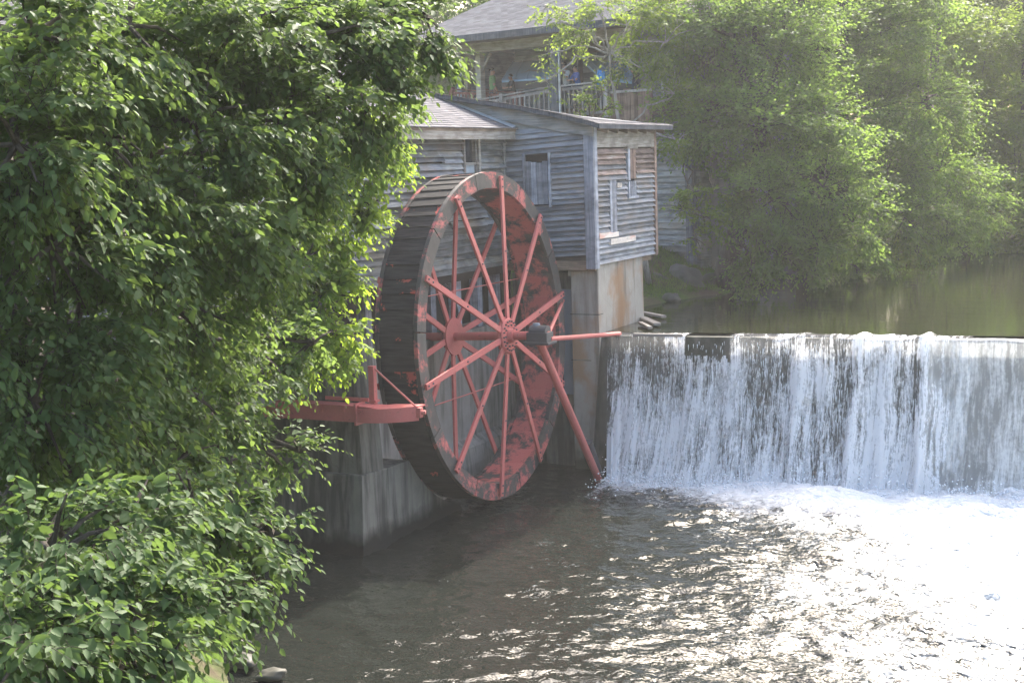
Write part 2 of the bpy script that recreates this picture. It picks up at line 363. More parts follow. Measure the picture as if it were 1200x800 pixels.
foam = .80*churn*np.clip(.62+(x-1)/9, 0, 1)+.55*east**1.2*np.clip(1.1-(dd-3)/16, .35, 1)+.28*boil+.3*boil2+.07*np.clip((x+1.5-.12*dd)/3, 0, 1)  # closing term keeps painted glitter specks on the calmer middle water
foam = foam+.34*fbm(x*.9+.4*y, y*.5, 21, 3)+.30*np.clip(fbm(x*2.3+.5*y, y*2.0, 23, 4)*2, -.3, 1)*.5
wake = np.exp(-((x+2.6)**2/.5+(y+5.3)**2/.22)); foam += .5*wake; z += .08*wake
me = np_mesh('river_water', np.stack([x, y, z], -1), quads=grid_idx(len(gx), len(gy)), mat='pool_water', smooth=True, attr={'foam': foam, 'rough_water': np.clip(.18+.45*east+.5*churn, 0, 1)})
tag(prep(bpy.data.objects.new('river_water', me), None), kind='structure', label='dark churning river pool below the dam with white foam')
# pond behind the dam
gx, gy = spans(-4, 0, 14, 90, .5, 4), np.concatenate([[0], np.arange(.15, 4, .35), np.arange(4, 52, 1.5)])
XX, YY = np.meshgrid(gx, gy, indexing='ij'); Yp = YY+ydam(XX)+.42
me = np_mesh('pond_water', np.stack([XX.ravel(), Yp.ravel(), np.full(XX.size, 3.43)], -1), quads=grid_idx(len(gx), len(gy)), mat='pond_water', smooth=True)
tag(prep(bpy.data.objects.new('pond_water', me), None), kind='structure', label='still green brown mill pond held behind the dam')
# dam
b = MB(); xs = [0.76, 8.55, 8.62, 40]; prof = lambda x, c: [(ydam(x)-.95, -1.2), (ydam(x), c-.35), (ydam(x)+.12, c), (ydam(x)+.9, c), (ydam(x)+1.2, 2.2), (ydam(x)+1.2, -1.2)]
V = []; F = []
for i, (x_, c_) in enumerate(zip(xs, (3.36, 3.36, 3.27, 3.27))):
    V += [(x_, p[0], p[1]) for p in prof(x_, c_)]
n = 6
for i in range(3):
    for k in range(n): F.append((i*n+k, i*n+(k+1) % n, (i+1)*n+(k+1) % n, (i+1)*n+k))
F += [tuple(range(n)), tuple(range(3*n, 4*n))[::-1]]
b.add(V, F).build('dam', 'dam_wet', label='long low mill dam of dark wet concrete under the waterfall', cat='dam')
# falling water: two offset curtains and loose strands
def curtain(name, x0, x1, off, mat, gap, label, crest, thick):
    nx, nv = int((x1-x0)/.04), 44; xv = np.linspace(x0, x1, nx); v = np.linspace(0, 1, nv); Xg, Vg = np.meshgrid(xv, v, indexing='ij')
    lip = .10
    t_ = np.clip((Vg-lip)/(1-lip), 0, 1)
    wv = Xg+.10*fbm(Xg*.9, Vg*3, 91, 2)*2
    bul = .34*np.exp(-((wv-7.05)/.15)**2)+.42*np.exp(-((wv-8.55)/.16)**2)+.22*np.exp(-((wv-5.75)/.2)**2)+.14*np.exp(-((wv-7.7)/.2)**2)+.12*np.exp(-((wv-6.4)/.14)**2)+thick*np.clip(fbm(Xg*2.1, Vg*.6, 31, 3)*2, -.5, 1)
    fine = (.035*fbm(Xg*9, Vg*3, 51, 3)+(.16*fbm(Xg*4.5, Vg*.7, 57, 3) if mat == 'fall_sheet' else 0))*np.clip(t_*4, 0, 1)
    Yg = ydam(Xg)+.42-np.clip(Vg/lip, 0, 1)*.46-.14*t_**.5-1.15*t_**2-off-(bul*(.25+.75*t_)+fine)*np.clip(Vg/lip, 0, 1)
    Zg = crest+(.20*bul+.05*np.clip(fbm(Xg*1.3, Vg*0, 83, 3)*2, -.4, 1)*np.clip(Vg/lip, 0, 1))*(1-t_)-t_**1.15*(crest+.12)
    sink = .10*np.clip(fbm(Xg*.8, Vg*0, 61, 3)*3, 0, 1)
    if x0 < 2: Xg = Xg+.40*t_**2*np.exp(-(Xg-x0)/.8)
    me = np_mesh(name, np.stack([Xg.ravel(), Yg.ravel(), (Zg-sink*(1-t_)*(Vg > .02)).ravel()], -1), quads=grid_idx(nx, nv), mat=mat, smooth=True, attr={'fall': t_.ravel(), 'rope': np.clip(bul-.11, 0, .35).ravel()})
    if gap:
        bm = bmesh.new(); bm.from_mesh(me)
        dead = [f for f in bm.faces if gap[0] < f.calc_center_median().x < gap[1] and f.calc_center_median().z > 2.88+.12*math.sin(f.calc_center_median().x*31)]
        bmesh.ops.delete(bm, geom=dead, context='FACES'); bm.to_mesh(me); bm.free()
    return tag(prep(bpy.data.objects.new(name, me), None), kind='structure', label=label)
curtain('waterfall', 1.0, 9.5, .03, 'fall_strands', (2.92, 4.05), 'broken white strands of water falling over the dam beside the pier', 3.43, .05)
curtain('waterfall_veil', 1.15, 9.1, .16, 'fall_strands', (2.92, 4.05), 'outer thin veil of falling white water', 3.43, .12)
curtain('waterfall_sheet', 8.5, 30, .05, 'fall_sheet', None, 'smooth grey sheet of water falling over the lower part of the dam', 3.38, .06)
# loose drops and strands in front of the curtain, foam clots and spray at its foot
N = 3000; sx = RNG.uniform(1.4, 8.7, N); tt = RNG.random(N)**.8; L = RNG.uniform(.05, .32, N)*(.4+tt); wd = RNG.uniform(.004, .011, N)
y0 = ydam(sx)-.20-1.19*tt**2-RNG.random(N)*.12; z0 = 3.3-tt*3.3
c = np.stack([sx, y0, z0], -1); V = np.stack([c+np.stack([-wd, 0*wd, 0*wd], -1), c+np.stack([0*wd, -wd, -L*.5], -1), c+np.stack([wd, 0*wd, 0*wd], -1), c+np.stack([0*wd, -wd*.5, -L], -1), c+np.stack([0*wd, 0*wd, L*.3], -1)], 1).reshape(-1, 3)
k5 = np.arange(N)[:, None, None]*5; T = (np.array([[4, 0, 1], [4, 1, 2], [0, 3, 1], [1, 3, 2]])[None]+k5).reshape(-1, 3)
tag(prep(bpy.data.objects.new('water_drops', np_mesh('water_drops', V, tris=T, mat='drops')), None), kind='stuff', label='loose strands and drops of falling water in front of the dam')
N = 2600; sx = RNG.uniform(1.3, 15, N); h = RNG.exponential(.13, N); y0 = ydam(sx)-1.3-RNG.exponential(.35, N); r = RNG.uniform(.008, .03, N)
c = np.stack([sx, y0, .05+h], -1); o6 = np.array([(1, 0, 0), (-1, 0, 0), (0, 1, 0), (0, -1, 0), (0, 0, 1), (0, 0, -1)])
V = (c[:, None]+o6[None]*r[:, None, None]).reshape(-1, 3); T = (np.array([[0, 2, 4], [2, 1, 4], [1, 3, 4], [3, 0, 4], [2, 0, 5], [1, 2, 5], [3, 1, 5], [0, 3, 5]])[None]+np.arange(N)[:, None, None]*6).reshape(-1, 3)
tag(prep(bpy.data.objects.new('spray', np_mesh('spray', V, tris=T, mat='drops')), None), kind='stuff', label='white spray leaping from the foot of the waterfall')
# ------------------------------------------------------------------ water wheel
WC = Vector((0, 0, 3.84)); TILT = math.radians(2.1); RO = 3.66; RI = 3.30; WID = 1.0
WMAT = Matrix.Translation(WC) @ Matrix.Rotation(-TILT, 4, 'Y')
base = WMAT @ Matrix.Translation(Vector((-WID/2, 0, -RO)))
wheel = thing('water_wheel', 'huge red spoked mill wheel with dark bucket boards standing beside the mill', 'water wheel', mat=base)
def L2W(p): return WMAT @ Vector(p)
def polar(r, a, x=0): return Vector((x, r*math.cos(a), r*math.sin(a)))
# rims: ten butted segments each, front and rear
for x0, x1 in ((0.0, -.09), (-WID+.09, -WID)):
    for k in range(10):
        a0, a1 = math.radians(82+18+36*k)+.004, math.radians(82+18+36*(k+1))-.004; b = MB(); V = []; F = []; S = 9
        for i in range(S+1):
            a = a0+(a1-a0)*i/S
            jit = .006*math.sin(k*2.3)
            V += [L2W(polar(RO+jit, a, x0)), L2W(polar(RI+jit, a, x0)), L2W(polar(RI+jit, a, x1)), L2W(polar(RO+jit, a, x1))]
        for i in range(S):
            for q in range(4): F.append((i*4+q, i*4+(q+1) % 4, i*4+4+(q+1) % 4, i*4+4+q))
        F += [(0, 1, 2, 3), (S*4+3, S*4+2, S*4+1, S*4)]
        b.add(V, F).build('rim_segment', 'rim_paint', wheel)
# sole: inner drum of boards (36, butted)
NS = 36; prof = []
bw = 2*math.pi*(RI+.05)/NS
me = MB().box((0, 0, 0), (WID-.19, bw*.985, .045)); sole_me = raw_mesh('sole_board', me.v, me.f, 'sole_paint')
for k in range(NS):
    a = 2*math.pi*(k+.5)/NS; c = polar(RI+.035, a, -WID/2)
    R = Matrix((Vector((1, 0, 0)), Vector((0, -math.sin(a), math.cos(a))), Vector((0, math.cos(a), math.sin(a))))).transposed().to_4x4()
    piece('sole_board', sole_me, WMAT @ Matrix.Translation(c) @ R, wheel)
# outer bucket boards, overlapping like saw teeth, and their risers
NB = 72; bl = 2*math.pi*RO/NB
vs = []
for x in (-WID/2+.1, WID/2-.1):
    vs += [(x, -bl*.56, -.022), (x, bl*.54, .004), (x, bl*.54, -.05), (x, -bl*.56, -.075)]
bucket_me = raw_mesh('bucket_board', vs, [(0, 1, 2, 3), (7, 6, 5, 4), (0, 4, 5, 1), (1, 5, 6, 2), (2, 6, 7, 3), (3, 7, 4, 0)], 'bucket_wood')
for k in range(NB):
    a = 2*math.pi*(k+.37)/NB; c = polar(RO+random.uniform(-.012, .006), a, -WID/2+random.uniform(-.006, .006))
    R = Matrix((Vector((1, 0, 0)), Vector((0, -math.sin(a), math.cos(a))), Vector((0, math.cos(a), math.sin(a))))).transposed()
    R = R @ Matrix.Rotation(math.radians(random.uniform(-1.2, 1.2)), 3, 'X')
    piece('bucket_board', bucket_me, WMAT @ Matrix.Translation(c) @ R.to_4x4(), wheel)
# spokes, dished out to the two hub flanges
HX = (.20, -1.14)
for side, hx in enumerate(HX):
    rx = .012 if side == 0 else -WID-.012
    for k in range(10):
        a = math.radians(82+36*k); p0, p1 = polar(.20, a, hx+(.03 if side == 0 else -.03)), polar(RO-.07, a, rx+(.05 if side == 0 else -.05))
        d = (p1-p0).normalized(); tang = Vector((0, -math.sin(a), math.cos(a)))
        b = MB().bar(L2W(p0), L2W(p1), .132, .055, WMAT.to_3x3() @ d.cross(tang)); sp = b.build('spoke', 'red_paint', wheel, bevel=.008)
        bb = MB()
        for rr in (.33, 1.9, 3.35, 3.52):
            q = p0+d*(rr-.2); o = Vector((.045 if side == 0 else -.045, 0, 0)); bb.tube([L2W(q-o*.2), L2W(q+o)], .022, 6)
        bb.build('bolt_row', 'iron', sp)
    b = MB(); s = 1 if side == 0 else -1
    b.tube([L2W((hx-.03*s, 0, 0)), L2W((hx+.02*s, 0, 0))], [.43, .43], 32); b.tube([L2W((hx+.05*s, 0, 0)), L2W((hx+.085*s, 0, 0))], [.40, .38], 32)
    fl = b.build('hub_flange', 'red_paint', wheel)
    b = MB()
    for rr, nn in ((.33, 20), (.24, 10)):
        for k in range(nn):
            q = polar(rr, 2*math.pi*k/nn, hx+.08*s); b.tube([L2W(q), L2W(q+Vector((.04*s, 0, 0)))], .02, 6)
    b.build('bolt_ring', 'iron', fl)
    MB().tube([L2W((hx+.07*s, 0, 0)), L2W((hx+.2*s, 0, 0))], [.17, .15], 20).build('hub_collar', 'red_paint', fl)
MB().tube([L2W((-2.0, 0, 0)), L2W((1.25, 0, 0))], .095, 20).build('axle', 'red_paint', wheel, smooth=False)
# thin tie rods across the rear
for zz in (1.05, -1.35):
    yy = math.sqrt(RI**2-zz*zz); MB().tube([L2W((-WID+.05, -yy, zz)), L2W((-WID+.05, yy, zz))], .014, 6).build('tie_rod', 'red_paint', wheel)
# ------------------------------------------------------------------ outer bearing and its braces
ax = L2W((1.02, 0, 0))
bs = thing('bearing_support', 'dark iron axle bearing carried by red pipe braces outside the mill wheel', 'bearing support', (1.32, 3.0, 0))
b = MB().box(ax+Vector((0, 0, -.03)), (.50, .36, .22)).box(ax+Vector((0, 0, -.16)), (.62, .46, .06)); b.build('bearing_block', 'iron', bs, bevel=.015)
cap = MB().tube([ax+Vector((-.2, 0, .06)), ax+Vector((.2, 0, .06))], .17, 16).build('bearing_cap', 'iron', bs)
MB().tube([ax+Vector((-.08, 0, .2)), ax+Vector((-.08, 0, .27))], [.09, .08], 12).build('grease_cup', 'steel_plate', cap)
f0 = Vector(at(712, 564, Z=-.15)); b = MB().tube([ax+Vector((-.05, .1, -.18)), f0+Vector((0, 0, -.5))], .095, 14); b.build('brace', 'red_paint', bs)
lo = ax.lerp(f0, .70); MB().tube([lo.lerp(f0, -.02)+Vector((-.015, .03, -.05)), f0+Vector((0, 0, -.5))], .103, 14).build('brace_sleeve', 'iron', bs, label='dark wet lower end of the pipe brace')
e1 = Vector(at(726, 391, Y=4.1)); MB().tube([ax+Vector((.22, .05, -.08)), e1], .055, 10).build('brace', 'red_paint', bs)
e2 = Vector(at(660, 352, Y=4.0)); MB().tube([ax+Vector((.18, .1, .05)), e2], .04, 10).build('brace', 'red_paint', bs)
# ------------------------------------------------------------------ concrete under and behind the wheel
pr = thing('concrete_pier', 'stained grey concrete pier with battered base below the red trough', 'pier', (-2.0, -4.9, -.9))
b = MB(); V = [(-4.6, -5.1, -1.2), (-.62, -5.1, -1.2), (-.62, -3.9, -1.2), (-4.6, -3.9, -1.2), (-4.6, -4.85, 1.6), (-.68, -4.88, 1.62), (-.68, -3.9, 1.58), (-4.6, -3.9, 1.58)]
F = [(0, 1, 2, 3), (4, 5, 6, 7), (0, 1, 5, 4), (1, 2, 6, 5), (2, 3, 7, 6), (3, 0, 4, 7)]
b.add(V, F).build('pier_base', 'concrete_base', pr, bevel=.02)
poly = [(-3.902, -1.2), (-3.902, 1.575)]; Rb = 3.80
for i in range(15):
    zz = 1.57-(1.57-.14)*i/14; poly.append((-math.sqrt(Rb*Rb-(zz-3.84)**2) if abs(zz-3.84) < Rb else 0, zz))
poly.append((poly[-1][0]+.3, -.3)); poly.append((poly[-1][0], -1.2))
MB().prism(poly, 0, -1.45, -.665).build('wheel_apron', 'concrete_base', pr)
b = MB(); V = [(-4.4, -4.72, 1.5), (-.74, -4.74, 1.5), (-.70, -3.98, 1.5), (-4.4, -3.98, 1.5), (-4.4, -4.66, 4.3), (-.90, -4.68, 4.3), (-.90, -3.98, 4.3), (-4.4, -3.98, 4.3)]
b.add(V, F).build('pier_shaft', 'concrete_dark', pr, bevel=.04)
# wheel-pit wall behind the wheel
wp = thing('wheel_pit_wall', 'grey concrete wheel pit wall seen behind the lower spokes', 'retaining wall', (-1.7, 0, -.9))
MB().mm((-2.6, -3.898, -1.2), (-1.72, 4.3, 3.72)).build('wall', 'concrete_back', wp, bevel=.02)
MB().prism([(-1.719, -1.2), (-1.719, 1.15), (-1.5, .95), (-1.452, .55), (-1.452, -1.2)], 1, -3.89, 4.29).build('ledge', 'concrete_back', wp)
for yy in (-2.6, -.9, .25, 1.5, 2.6, 3.6): MB().mm((-2.0, yy-.12, 3.72), (-1.78, yy+.12, 5.12)).build('timber_post', 'plank_vert', wp)
MB().mm((-2.02, -3.8, 5.0), (-1.76, 4.2, 5.18)).build('timber_beam', 'beam_brown', wp)
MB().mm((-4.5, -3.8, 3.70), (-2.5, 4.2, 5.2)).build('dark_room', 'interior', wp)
MB().mm((-2.55, 4.22, 3.73), (-1.74, 4.29, 5.18)).build('end_boarding', 'interior', wp)
b = MB(); rg = 1.15; pts = [(-1.69, .1+rg*math.cos(a), 3.9+rg*math.sin(a)) for a in np.linspace(-.2, 2*math.pi-.2, 40)]
b.tube(pts, .045, 6); b.build('gear_ring', 'iron', wp)
# ------------------------------------------------------------------ pier under the mill wing
p2 = thing('concrete_pier', 'pale rust streaked concrete pier under the clapboard mill wing', 'pier', (.4, 5.5, -.9))
b = MB(); V = [(.02, 4.02, -1.2), (.80, 3.98, -1.2), (.80, 7.2, -1.2), (.02, 7.2, -1.2), (.02, 4.05, 5.13), (.75, 4.05, 5.13), (.75, 7.16, 5.13), (.02, 7.16, 5.13)]
b.add(V, F).build('pier_shaft', 'concrete_pier', p2, bevel=.025)
for zz in (1.6, 2.75, 3.9): MB().mm((-.01, 4.035-.0, zz-.011), (.772, 4.3, zz+.011)).build('form_seam', 'concrete_base', p2)
MB().mm((-.30, 4.20, 1.85), (-.02, 4.26, 4.5)).build('gate_plate', 'steel_plate', p2, label='blue grey steel plate beside the pier')
MB().mm((-1.72, 4.3, -1.2), (.02, 4.9, 4.9)).build('return_wall', 'concrete_dark', p2)
# ------------------------------------------------------------------ red trough on the pier
tr = thing('steel_trough', 'red steel trough with curved end bolted across the concrete pier', 'trough', (-1.4, -4.9, 2.73))
b = MB().mm((-2.9, -5.02, 2.72), (-.66, -4.98, 3.02)).mm((-2.9, -4.98, 2.72), (-.66, -4.69, 2.76)); b.build('side_plate', 'red_paint', tr)
for i in range(4): MB().mm((-2.88+.555*i, -5.05, 3.022), (-2.88+.555*(i+1)-.012, -4.7, 3.052)).build('top_plank', 'red_paint', tr)
for xx in (-2.55, -2.0, -1.45, -.95): MB().mm((xx-.012, -5.045, 2.9), (xx+.012, -5.021, 3.02)).build('bracket', 'red_paint', tr)
MB().mm((-.69, -5.06, 2.66), (-.645, -4.7, 3.09)).build('end_plate', 'red_paint', tr)
V = []; F2 = []; pts = []
for i in range(13):
    a = i/12; x = -.64+1.02*a; y = -5.03+.62*a**2.2; pts.append((x, y)); V += [(x, y, 2.72-.02*a), (x, y, 2.99), (x, y+.03, 2.99), (x, y+.03, 2.72-.02*a)]
for i in range(12):
    for q in range(4): F2.append((i*4+q, i*4+(q+1) % 4, i*4+4+(q+1) % 4, i*4+4+q))
F2 += [(0, 1, 2, 3), (51, 50, 49, 48)]
MB().add(V, F2).build('curved_plate', 'red_paint', tr)
poly = pts+[(.40, -4.13), (-.2, -4.25), (-.64, -4.7)]; MB().prism([(x, y+.031) for x, y in pts]+poly[13:], 2, 2.955, 2.985).build('deck_plate', 'red_paint', tr)
MB().add([(-.64, -5.0, 3.05), (-.25, -4.9, 2.987), (-.25, -4.4, 2.987), (-.64, -4.7, 3.05), (-.64, -5.0, 3.02), (-.25, -4.9, 2.986), (-.25, -4.4, 2.986), (-.64, -4.7, 3.02)], [(0, 1, 2, 3), (4, 5, 6, 7), (0, 1, 5, 4), (1, 2, 6, 5), (2, 3, 7, 6), (3, 0, 4, 7)]).build('ramp_plate', 'red_paint', tr)
MB().box((.40, -4.38, 2.86), (.1, .12, .2)).tube([(.36, -4.4, 2.86), (.52, -4.34, 2.86)], .05, 8).build('end_clamp', 'red_paint', tr, bevel=.01)
MB().mm((-.60, -4.62, 2.98), (-.48, -4.5, 3.78)).mm((-.64, -4.64, 3.06), (-.44, -4.48, 3.10)).build('upright', 'red_paint', tr)
MB().tube([(-.5, -4.56, 3.74), (.36, -4.42, 2.97)], .022, 8).build('stay_rod', 'red_paint', tr)
MB().mm((-1.55, -4.75, 3.09), (-.55, -4.70, 3.16)).build('ledger', 'red_paint', tr)
# ------------------------------------------------------------------ mill building
mill = thing('mill_building', 'weathered grey clapboard watermill with a shed roofed wing over the river', 'mill', (-3, 1, 3.7))
# one clapboard: unit length along x, face towards -y, thick lower edge; height along z
cb = [(0, 0, 0), (1, 0, 0), (1, 0, 1), (0, 0, 1), (0, -.066, 0), (1, -.066, 0), (1, -.004, 1.0), (0, -.004, 1.0)]
CF = [(4, 5, 6, 7), (0, 4, 7, 3), (5, 1, 2, 6), (0, 1, 5, 4), (7, 6, 2, 3)]
CBM = {k: raw_mesh('clapboard', cb, CF, k) for k in ('siding_blue', 'siding_grey', 'siding_red', 'rest_siding', 'trim_pale')}
def siding(parent, o, ex, ey, length, z0, z1, pitch, matf, holes=(), slope=0.0, split=2.4, rag=.5):
    """rows of clapboards on the plane through o with x axis ex and inward normal ey; holes = (x0,x1,z0,z1)"""
    n = int(round((z1-z0)/pitch)); o = Vector(o); ex = Vector(ex); ey = Vector(ey)
    for i in range(n):
        z = z0+i*pitch; cuts = [(0.0, length)]
        for (a, b_, c, d) in holes:
            if c-pitch*.9 < z < d-.02:
                nc = []
                for s_, e_ in cuts:
                    if b_ <= s_ or a >= e_: nc.append((s_, e_))
                    else:
                        if a-s_ > .04: nc.append((s_, a))
                        if e_-b_ > .04: nc.append((b_, e_))
                cuts = nc
        for s_, e_ in cuts:
            k = max(1, int((e_-s_)/split+random.random()*.8)); xs_ = [s_]+sorted(random.uniform(s_+.3, e_-.3) for _ in range(k-1) if e_-s_ > 1)+[e_]
            for u0, u1 in zip(xs_[:-1], xs_[1:]):
                if u1-u0 < .05: continue
                th = slope+math.radians(random.gauss(0, .16)*rag); x2 = (ex*math.cos(th)+Vector((0, 0, 1))*math.sin(th)); z2 = (Vector((0, 0, 1))*math.cos(th)-ex*math.sin(th))
                pt = o+ex*u0+Vector((0, 0, z+slope*u0))-ey*random.uniform(0, .012)*rag
                piece('clapboard', CBM[matf((u0+u1)/2, z)], frame(x2, ey, z2, pt, (u1-u0)-.006, 1+random.uniform(0, .6)*rag, pitch), parent)
WY, WX = 3.80, .75
# wing: wall facing downstream
w1 = MB().mm((-1.95, WY+.002, 5.16), (WX-.012, WY+.14, 8.5)).build('wall', 'interior', mill)
siding(w1, (-1.62, WY, 0), (1, 0, 0), (0, 1, 0), WX+1.62-.16, 5.27, 8.52, .128, lambda u, z: 'siding_blue', holes=[(.60, 1.28, 6.60, 7.84)], slope=.052, split=4, rag=.7)
# wing: wall facing the river
w2 = MB().mm((WX-.15, WY+.142, 5.12), (WX-.002, 7.93, 8.5)).build('wall', 'interior', mill)
fac = lambda u, z: 'siding_red' if z > 7.62-.1*random.random() and random.random() < .85 else ('siding_red' if z > 7.3 and random.random() < .35 else 'siding_blue')
siding(w2, (WX, WY+.16, 0), (0, 1, 0), (-1, 0, 0), 3.98, 5.14, 7.98, .128, fac, holes=[(.78, 1.24, 5.78, 7.20), (2.0, 2.66, 6.72, 8.0)], rag=1.3, split=2.6)
siding(MB().mm((-1.9, 7.95, 5.12), (WX-.02, 8.05, 8.5)).build('wall', 'siding_grey', mill), (WX, 8.052, 0), (-1, 0, 0), (0, -1, 0), 2.6, 5.14, 8.4, .128, lambda u, z: 'siding_grey', split=4)
# corner boards and sills
MB().mm((WX-.155, WY-.10, 5.05), (WX+.095, WY-.002, 8.52)).build('corner_board', 'plank_vert', mill)
MB().mm((WX+.003, WY-.001, 5.05), (WX+.10, WY+.15, 8.5)).build('corner_board', 'plank_vert', mill)
MB().mm((WX+.003, 7.94, 5.1), (WX+.10, 8.09, 8.4)).build('corner_board', 'plank_brown', mill)
MB().mm((-1.7, WY-.03, 5.02), (WX-.17, WY+.2, 5.25)).build('sill_beam', 'beam_brown', mill)
MB().mm((-.05, WY+.25, 4.85), (.7, WY+.4, 5.11)).build('sill_block', 'concrete_back', mill)
MB().mm((-1.9, 3.96, 4.98), (WX-.03, 7.9, 5.11)).build('floor_frame', 'beam_brown', mill)
# shuttered opening on the downstream wall
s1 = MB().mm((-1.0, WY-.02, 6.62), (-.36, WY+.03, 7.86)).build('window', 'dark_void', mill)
for i in range(4): MB().mm((-.985+.152*i, WY-.075-.006*(i % 2), 6.64), (-.985+.152*(i+1)-.010, WY-.022, 7.70-.02*(i % 3))).build('shutter_plank', 'plank_vert', s1)
for xx in (-1.05, -.36): MB().mm((xx, WY-.105, 6.56), (xx+.05, WY-.024, 7.9)).build('window_frame', 'plank_vert', s1)
# openings on the river wall
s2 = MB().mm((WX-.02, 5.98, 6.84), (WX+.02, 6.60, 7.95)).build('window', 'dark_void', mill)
MB().mm((WX+.022, 6.02, 7.14), (WX+.09, 6.16, 7.95)).build('shutter_plank', 'plank_vert', s2)
for i in range(2): MB().mm((WX+.022, 6.18+.19*i, 7.18), (WX+.085+.008*i, 6.36+.19*i, 7.95)).build('shutter_plank', 'plank_brown', s2)
for i in range(4): MB().mm((WX+.024, 6.04+.145*i, 6.74), (WX+.10, 6.11+.145*i, 7.12)).build('slat', 'plank_vert', s2)
MB().mm((WX+.005, 5.95, 6.68), (WX+.12, 6.66, 6.74)).build('sill', 'plank_vert', s2)
MB().mm((WX+.005, 5.93, 7.95), (WX+.11, 6.68, 8.05)).build('lintel', 'trim_tan', s2)
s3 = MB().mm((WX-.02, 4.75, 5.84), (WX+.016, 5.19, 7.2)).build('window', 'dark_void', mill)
for i in range(3): MB().mm((WX+.018, 4.76+.142*i, 5.86), (WX+.09+.005*(i % 2), 4.76+.142*(i+1)-.008, 7.20)).build('shutter_plank', 'plank_vert', s3)
for (ya, yb, za, zb, m_) in ((3.99, 4.74, 5.77, 5.90, 'trim_pale'), (4.74, 5.24, 5.76, 5.88, 'trim_pale'), (4.72, 6.42, 5.58, 5.72, 'trim_pale'), (5.22, 5.52, 6.98, 7.10, 'trim_pale')):
    MB().mm((WX+.02, ya, za), (WX+.105, yb, zb)).build('patch_board', m_, mill)
# main wall behind the wheel
MX = -1.62
w3 = MB().mm((MX-.16, -7.5, 4.95), (MX-.002, WY-.005, 8.5)).build('wall', 'interior', mill)
mg = lambda u, z: 'siding_blue' if (z > 7.0 and u < 10 and random.random() < .55) else 'siding_grey'
siding(w3, (MX, -7.5, 0), (0, 1, 0), (-1, 0, 0), 11.28, 5.16, 8.46, .15, mg, holes=[(9.02, 9.86, 7.15, 8.46)], split=3.2, rag=1.6)
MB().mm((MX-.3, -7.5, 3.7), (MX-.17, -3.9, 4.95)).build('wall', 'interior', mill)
wn = MB().mm((MX-.03, 1.54, 7.2), (MX+.012, 2.36, 8.44)).build('window', 'dark_void', mill)
MB().mm((MX+.014, 1.60, 7.72), (MX+.03, 2.06, 8.42)).build('pane', 'glass_dark', wn)
MB().mm((MX+.014, 1.58, 7.27), (MX+.07, 2.22, 7.66)).build('pane', 'pane_pale', wn)
for (ya, yb, za, zb) in ((1.50, 1.58, 7.2, 8.44), (2.08, 2.16, 7.2, 8.44), (2.26, 2.36, 7.2, 8.44), (1.58, 2.26, 7.66, 7.72)): MB().mm((MX+.014, ya, za), (MX+.11, yb, zb)).build('window_frame', 'trim_tan', wn)
MB().mm((MX+.001, 3.62, 5.2), (MX+.10, 3.75, 8.4)).build('corner_board', 'siding_grey', mill)
# roofs of separate shingle tabs laid in courses
def shingles(name, parent, o, ex, ey, length, depth, course, tab, mat):
    """o at the eave corner; ex along the eave; ey up the slope"""
    o, ex, ey = np.array(o, float), np.array(ex, float), np.array(ey, float); ey /= np.linalg.norm(ey); nrm = np.cross(ex, ey); nrm = nrm if nrm[2] > 0 else -nrm
    nr, nc = int(depth/course), int(length/tab); V = []
    for i in range(nr):
        off = (i % 2)*tab*.5+RNG.uniform(-.02, .02); j = np.arange(nc+1); x0 = np.clip(j*tab-off, 0, length); x1 = np.clip(x0+tab-.006, 0, length)
        dz = RNG.uniform(0, .006, nc+1); dn = RNG.uniform(-.012, .012, nc+1)
        p = lambda x, y, z: o+x[:, None]*ex+np.asarray(y).reshape(-1, 1)*ey+np.asarray(z).reshape(-1, 1)*nrm
        y0 = np.full(nc+1, i*course)+dn; y1 = np.full(nc+1, (i+1)*course+.03)
        V.append(np.stack([p(x0, y0, .018+dz), p(x1, y0, .018+dz), p(x1, y1, .004+0*dz), p(x0, y1, .004+0*dz), p(x0, y0, .0*dz), p(x1, y0, .0*dz)], 1).reshape(-1, 3))
    V = np.concatenate(V); k = len(V)//6; Q = (np.array([[0, 1, 2, 3], [4, 5, 1, 0]])[None]+np.arange(k)[:, None, None]*6).reshape(-1, 4)
    inv = np.array(WM[parent.name].inverted()); V = V@inv[:3, :3].T+inv[:3, 3]
    return tag(prep(bpy.data.objects.new(name, np_mesh(name, V, quads=Q, mat=mat)), parent), kind='stuff')
sl = np.array([-1, 0, .40])/math.hypot(1, .4)
r1 = MB().add([(-1.22, -7.9, 8.44), (-1.22, 3.74, 8.44), (-8.5, 3.74, 11.352), (-8.5, -7.9, 11.352), (-1.22, -7.9, 8.52), (-1.22, 3.74, 8.52), (-8.5, 3.74, 11.432), (-8.5, -7.9, 11.432)], [(0, 1, 2, 3), (4, 5, 6, 7), (0, 1, 5, 4), (1, 2, 6, 5), (2, 3, 7, 6), (3, 0, 4, 7)]).build('roof', 'beam_brown', mill)
shingles('shingle_field', r1, (-1.18, -7.95, 8.51), (0, 1, 0), sl, 11.72, 7.8, .14, .30, 'shingle_grey')
MB().mm((-1.30, -7.9, 8.25), (-1.23, 3.72, 8.45)).build('fascia', 'trim_tan', r1)
MB().mm((-1.62, -7.9, 8.38), (-1.31, 3.72, 8.42)).build('soffit', 'trim_tan', r1)
